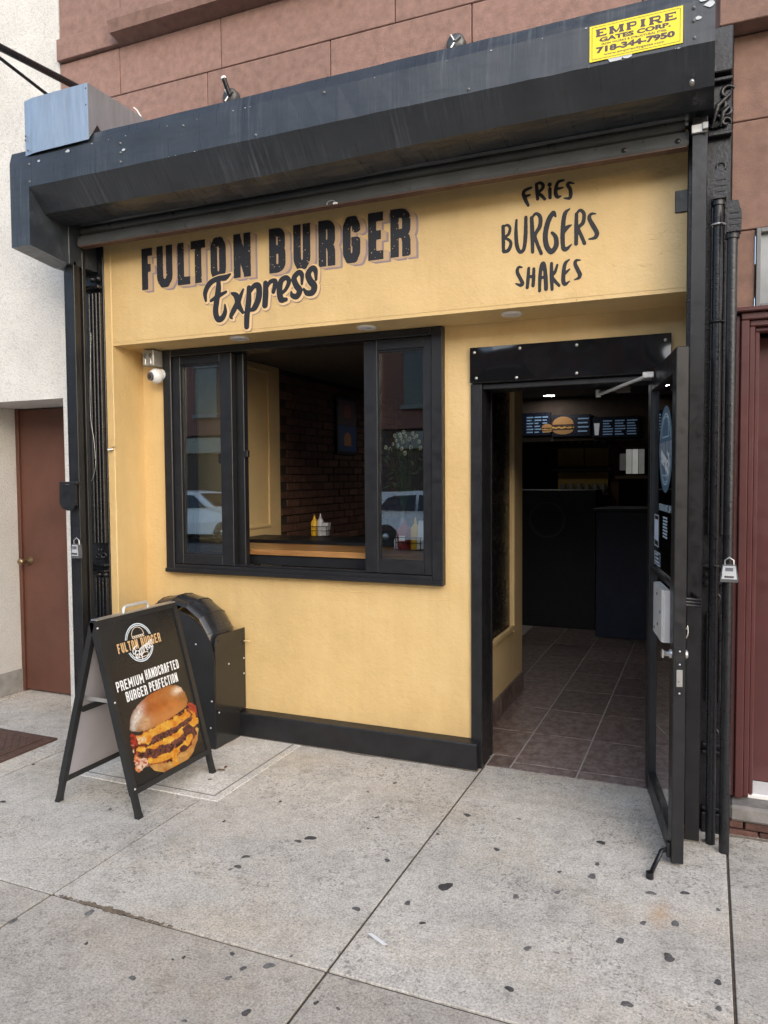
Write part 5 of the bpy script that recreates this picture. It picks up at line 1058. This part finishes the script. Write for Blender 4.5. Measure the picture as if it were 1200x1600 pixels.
for _ in range(90):
    p = Vector((-1.66+random.gauss(0, .07), 4.19+random.gauss(0, .04), 1.56+random.gauss(0, .10))); d = Vector((random.gauss(0, 1), random.gauss(0, 1), random.gauss(0, 1))).normalized()*.03; e = d.orthogonal().normalized()*.009
    lf.add([p-d, p+e, p+d, p-e], [(0, 1, 2, 3)])
lf.build('foliage', LEAF, fv)['kind'] = 'stuff'
pf = thing('framed_poster', 'framed blue and dark poster of a burger on the brick wall', 'poster', (-3.11, 6.38, 1.97))
B('frame', NEARBLK, pf, -3.118, -3.095, 6.17, 6.60, 1.71, 2.24, c=.003); B('upper_print', flat('poster_dark', (.12, .05, .07)), pf, -3.095, -3.093, 6.20, 6.57, 1.985, 2.21, c=0); B('lower_print', flat('poster_blue', (.03, .09, .30)), pf, -3.095, -3.093, 6.20, 6.57, 1.74, 1.98, c=0)
for z, m in ((1.85, flat('poster_orange', (.75, .30, .10))), (2.11, flat('poster_red', (.40, .10, .08)))):
    MB().prism([(6.31, z-.06), (6.46, z-.06), (6.46, z+.01), (6.44, z+.05), (6.385, z+.07), (6.33, z+.05), (6.31, z+.01)], -3.0925, -3.0915, 'x').build('burger_print', m, pf)
# counters, menu boards and shelves at the back
cb = thing('service_counter', 'navy fronted service counter at the back of the shop', 'counter', (-.45, 7.5, 0)); B('front', NAVY, cb, -.945, -.03, 7.2, 7.25, 0, 1.16, c=.003); B('top', NEARBLK, cb, -.97, -.03, 7.16, 7.8, 1.161, 1.195, c=.004)
cc = thing('display_cabinet', 'black cabinet with a faint round logo left of the navy counter', 'cabinet', (-1.4, 7.7, 0)); B('body', NEARBLK, cc, -1.85, -.99, 7.5, 8.0, 0, 1.36, c=.003)
X, Z = grid(-1.68, -1.22, .85, 1.29, .008); R_ = np.hypot(X+1.455, Z-1.066); iso(MB(), np.minimum(np.abs(R_-.17)-.006, np.abs(R_-.15)-.003), X, Z, lambda x, z: (x, 7.497, z)).build('logo_ring', flat('faint_grey', (.06, .06, .065)), cc)
SCR = flat('screen_dark', (.006, .009, .02), .3)
for k, (a, b_, lab) in enumerate((((812, 646), (862, 680), 'dark menu board with blue text and a small burger, leftmost over the cabinet'), ((863, 649), (924, 681), 'dark menu board with a large golden burger picture'), ((926, 652), (1001, 682), 'dark menu board with a white cup picture and dense text'))):
    p, q = on_y(*a, 8.4), on_y(*b_, 8.4); t = thing('menu_board', lab, 'menu board', (p[0], 8.4, q[2])); wd, ht = q[0]-p[0], p[2]-q[2]
    B('panel', SCR, t, p[0], q[0]-.01, 8.40, 8.44, q[2], p[2], c=.003)
    tx = MB(); TX = flat('menu_text_blue', (.16, .26, .40), .5, emit=.08)
    if k != 1:
        for r_ in range(6):
            for c_ in range(3): 
                x0 = p[0]+wd*(.22+.25*c_); tx.box(x0, x0+wd*random.uniform(.12, .22), 8.394, 8.399, q[2]+ht*(.12+.13*r_), q[2]+ht*(.12+.13*r_)+ht*.055)
    else:
        for r_ in range(4): tx.box(p[0]+wd*.66, p[0]+wd*(.66+random.uniform(.18, .28)), 8.394, 8.399, q[2]+ht*(.2+.19*r_), q[2]+ht*(.2+.19*r_)+ht*.06)
    tx.build('menu_text', TX, t)
    if k < 2:
        s_ = (.10 if k else .05); x_, z_ = p[0]+wd*(.28 if k else .86), q[2]+ht*(.5 if k else .3)
        dome = [(x_+s_*1.15*math.cos(t_), z_+s_*(.15+.85*math.sin(t_))) for t_ in np.linspace(0, math.pi, 12)]; foot_ = [(x_+s_*1.12*math.cos(t_), z_-s_*(.45+.5*math.sin(t_))) for t_ in np.linspace(math.pi, 0, 10)]
        wav = lambda za, zb, w0: [(x_+s_*w0*(2*k_/12-1), z_+s_*(zb+.07*math.sin(k_*2.1))) for k_ in range(13)]+[(x_+s_*w0*(1-2*k_/12), z_+s_*(za+.08*math.sin(k_*1.7))) for k_ in range(13)]
        for poly, cc_ in ((dome, (.30, .15, .045)), (wav(-.10, .10, 1.18), (.045, .018, .012)), (wav(-.28, -.12, 1.2), (.45, .26, .05)), (wav(-.45, -.30, 1.15), (.05, .022, .014)), (foot_, (.24, .13, .045))): MB().prism(poly, 8.3935, 8.399, 'y').build('burger_print', flat('menu_burger_%d' % int(cc_[0]*1000), cc_, .5, emit=.06), t)
    else: MB().prism([(p[0]+wd*.05, q[2]+ht*.12), (p[0]+wd*.13, q[2]+ht*.12), (p[0]+wd*.15, q[2]+ht*.7), (p[0]+wd*.03, q[2]+ht*.7)], 8.3935, 8.399, 'y').build('cup_print', flat('menu_cup', (.5, .52, .55), .5, emit=.08), t)
wallS('menu_bulkhead', DARKWALL, -3.1, -.03, 8.45, 8.6, 1.88, 2.36)
sh = thing('back_shelf', 'dim wooden shelf unit with yellow backs and rows of cups behind the counter', 'shelf', (-1.4, 9.3, 0))
for a, b_ in (((872, 700), (912, 728)), ((914, 700), (950, 728)), ((872, 738), (950, 764))): p, q = on_y(*a, 9.3), on_y(*b_, 9.3); B('back_panel', flat('shelf_yellow', (.50, .33, .06)), sh, p[0], q[0], 9.3, 9.33, q[2], p[2])
for y_ in (696, 731, 768): p, q = on_y(868, y_, 9.28), on_y(954, y_, 9.28); B('shelf_board', DARKWALL, sh, p[0], q[0], 9.1, 9.33, p[2]-.04, p[2])
for y_ in (691, 761):
    for k in range(6): p = on_y(880+k*12.5, y_, 9.2); MB().lathe([(.028, -.05), (.034, .04)], p, 'z', 12).build('cup', mat('dim_cup', (.35, .33, .30), .5, bst=0), sh)
pw = thing('kitchen_hatch', 'bright lit kitchen hatch with steel panels at the back', 'hatch', (-.82, 9.4, 1.4)); p, q = on_y(968, 701, 9.4), on_y(1007, 752, 9.4)
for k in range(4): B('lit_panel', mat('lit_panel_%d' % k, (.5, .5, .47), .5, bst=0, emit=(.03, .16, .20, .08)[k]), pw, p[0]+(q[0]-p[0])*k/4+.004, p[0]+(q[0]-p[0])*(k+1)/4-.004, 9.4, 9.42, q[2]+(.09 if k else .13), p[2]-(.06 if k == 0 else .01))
B('ledge', mat('dim_wood', (.22, .14, .07), .5), pw, p[0]-.03, q[0]+.05, 9.25, 9.4, q[2]+.03, q[2]+.07); B('surround', flat('orange_wall', (.14, .065, .022)), pw, p[0]-.14, p[0]-.005, 9.38, 9.42, 1.1, p[2]+.12)
B('head', flat('orange_wall', (.14, .065, .022)), pw, p[0]-.004, q[0]+.3, 9.38, 9.42, p[2]+.003, p[2]+.2)
for x, y in ((829, 608), (858, 618)):
    p = on_z(x, y, 2.352); t = thing('ceiling_light', 'small round lit ceiling light inside the shop', 'ceiling light', tuple(p), 'round ceiling lights inside the shop')
    MB().lathe([(.055, -.002), (.066, -.006), (.07, .006)], p, 'z', 20).build('trim_ring', WHITEP, t); MB().lathe([(0, -.004), (.055, -.003)], p, 'z', 20).build('lamp', mat('lamp_glow', (1, .97, .9), .5, bst=0, emit=40), t)

# ================================================================== across the street (seen in the glass)
def car(x0, yc, z, col, lab):
    """hatchback along +X, tail at x0"""
    t = thing('parked_car', lab, 'car', (x0+2.1, yc, z), 'cars parked across the street'); PNT = mat('car_paint_'+col, {'white': (.85, .86, .87), 'silver': (.72, .73, .75)}[col], .22, var=.02, bst=0)
    side = [(0, .45), (.03, .85), (.12, 1.02), (.42, 1.42), (.62, 1.52), (1.6, 1.58), (2.35, 1.52), (3.0, 1.08), (3.9, .92), (4.2, .68), (4.22, .35), (3.85, .28), (3.72, .52), (3.42, .66), (3.12, .52), (3.0, .27), (1.2, .27), (1.1, .52), (.80, .66), (.50, .52), (.38, .3), (.04, .32)]
    ws = lambda h: .88 if h < 1.0 else .88-.30*(h-1.0)
    mb = MB(); n = len(side); vs = [(x0+a, yc-ws(h), z+h) for a, h in side]+[(x0+a, yc+ws(h), z+h) for a, h in side]
    mb.add(vs, [tuple(range(n)), tuple(range(2*n-1, n-1, -1))]+[(i, i+n, (i+1) % n+n, (i+1) % n) for i in range(n)]); body = mb.build('body', PNT, t)
    dk_ = mat('car_glass', (.012, .014, .016), .08, bst=0)
    for sgn in (-1, 1):
        for poly in ([(.55, 1.06), (.80, 1.38), (1.0, 1.44), (1.62, 1.47), (1.62, 1.04)], [(1.70, 1.04), (1.70, 1.47), (2.28, 1.43), (2.78, 1.07)]):
            m = MB(); vv = [(x0+a, yc+sgn*(ws(h)+.006), z+h) for a, h in poly]; m.add(vv, [tuple(range(len(poly)))]); m.build('side_window', dk_, t)
        for a in (.80, 3.42):
            wh = MB().lathe([(.20, -.10), (.33, -.10), (.34, 0), (.33, .10), (.20, .10)], (x0+a, yc+sgn*.80, z+.34), 'y', 24).build('wheel', NEARBLK, t); MB().lathe([(0, -.11), (.19, -.09), (.20, .09), (0, .11)], (x0+a, yc+sgn*.80, z+.34), 'y', 10).build('rim', STEEL, wh)
        MB().box(x0-.015, x0+.22, yc+sgn*.62-.20*(sgn < 0)-.0, yc+sgn*.62+.28*(sgn > 0)+.02, z+.82, z+.95, c=.03).build('tail_lamp', flat('tail_red', (.30, .015, .015), .2), t)
        MB().box(x0+1.9, x0+2.05, yc+sgn*.885-.008, yc+sgn*.885+.008, z+.90, z+.925, c=.003).build('door_handle', PNT, t)
    MB().add([(x0+.14, yc-.68, z+1.05), (x0+.14, yc+.68, z+1.05), (x0+.40, yc+.62, z+1.41), (x0+.40, yc-.62, z+1.41)], [(0, 1, 2, 3)]).build('rear_window', dk_, t); MB().box(x0+.36, x0+.62, yc-.55, yc+.55, z+1.525, z+1.55, c=.008).build('spoiler', PNT, t)
    MB().add([(x0+2.42, yc-.66, z+1.50), (x0+2.42, yc+.66, z+1.50), (x0+2.99, yc+.74, z+1.10), (x0+2.99, yc-.74, z+1.10)], [(0, 1, 2, 3)]).build('windscreen', dk_, t)
car(-8.75, -12.2, -.15, 'white', 'white hatchback parked across the street, mirrored in the right window pane')
car(-16.6, -12.2, -.15, 'silver', 'pale silver hatchback parked across the street, mirrored in the left window pane')
def far_house(x0, x1, h, m, lab, shop):
    t = thing('far_building', lab, 'building', ((x0+x1)/2, -18, 0), 'buildings across the street'); B('wall', m, t, x0, x1, -26, -17.2, 3.6, h, c=0)
    B('shop_base', shop, t, x0, x1, -26, -17.4, -.05, 3.6, c=0); B('cornice', STONE, t, x0-.02, x1-.02, -17.19, -16.8, h-.5, h, c=.05); B('sign_band', mat('far_sign', (.25, .24, .2), .6, bst=0), t, x0+.4, x1-.4, -17.39, -17.25, 2.9, 3.5, c=.02)
    n = max(2, int((x1-x0)/1.9))
    for r_ in range(int((h-4.5)/3)):
        for k in range(n):
            x = x0+(x1-x0)*(k+.5)/n; z = 4.4+r_*3
            wv_ = B('window', mat('far_window', (.02, .024, .03), .08, bst=0), t, x-.5, x+.5, -17.19, -17.15, z, z+1.8, c=0); B('sill', STONE, t, x-.6, x+.6, -17.19, -17.0, z-.15, z, c=.02); B('lintel', STONE, t, x-.6, x+.6, -17.19, -17.1, z+1.8, z+2.05, c=.02)
XB2 = mat('far_tan_brick', (.30, .20, .14), .85, var=.2, vs=10)
for a in ((-34, -25.5, 7.6, XB2, 'tan brick building across the street, end of the row', NEARBLK), (-25.5, -17, 8.2, XBRICK, 'red brick building across the street beside the tan one', DARKWALL), (-17, -10.5, 7.9, mat('far_rust_brick', (.32, .11, .07), .85, var=.2, vs=10), 'rust coloured brick building across the street', NEARBLK), (-10.5, -3, 8.0, MATS['red_brick'], 'red brick building straight behind the white hatchback', DARKWALL), (-3, 6, 7.6, XB2, 'tan brick building across the street facing the open door', NEARBLK), (6, 15, 8.1, XBRICK, 'red brick building across the street, far from the parked cars', DARKWALL)): far_house(*a)
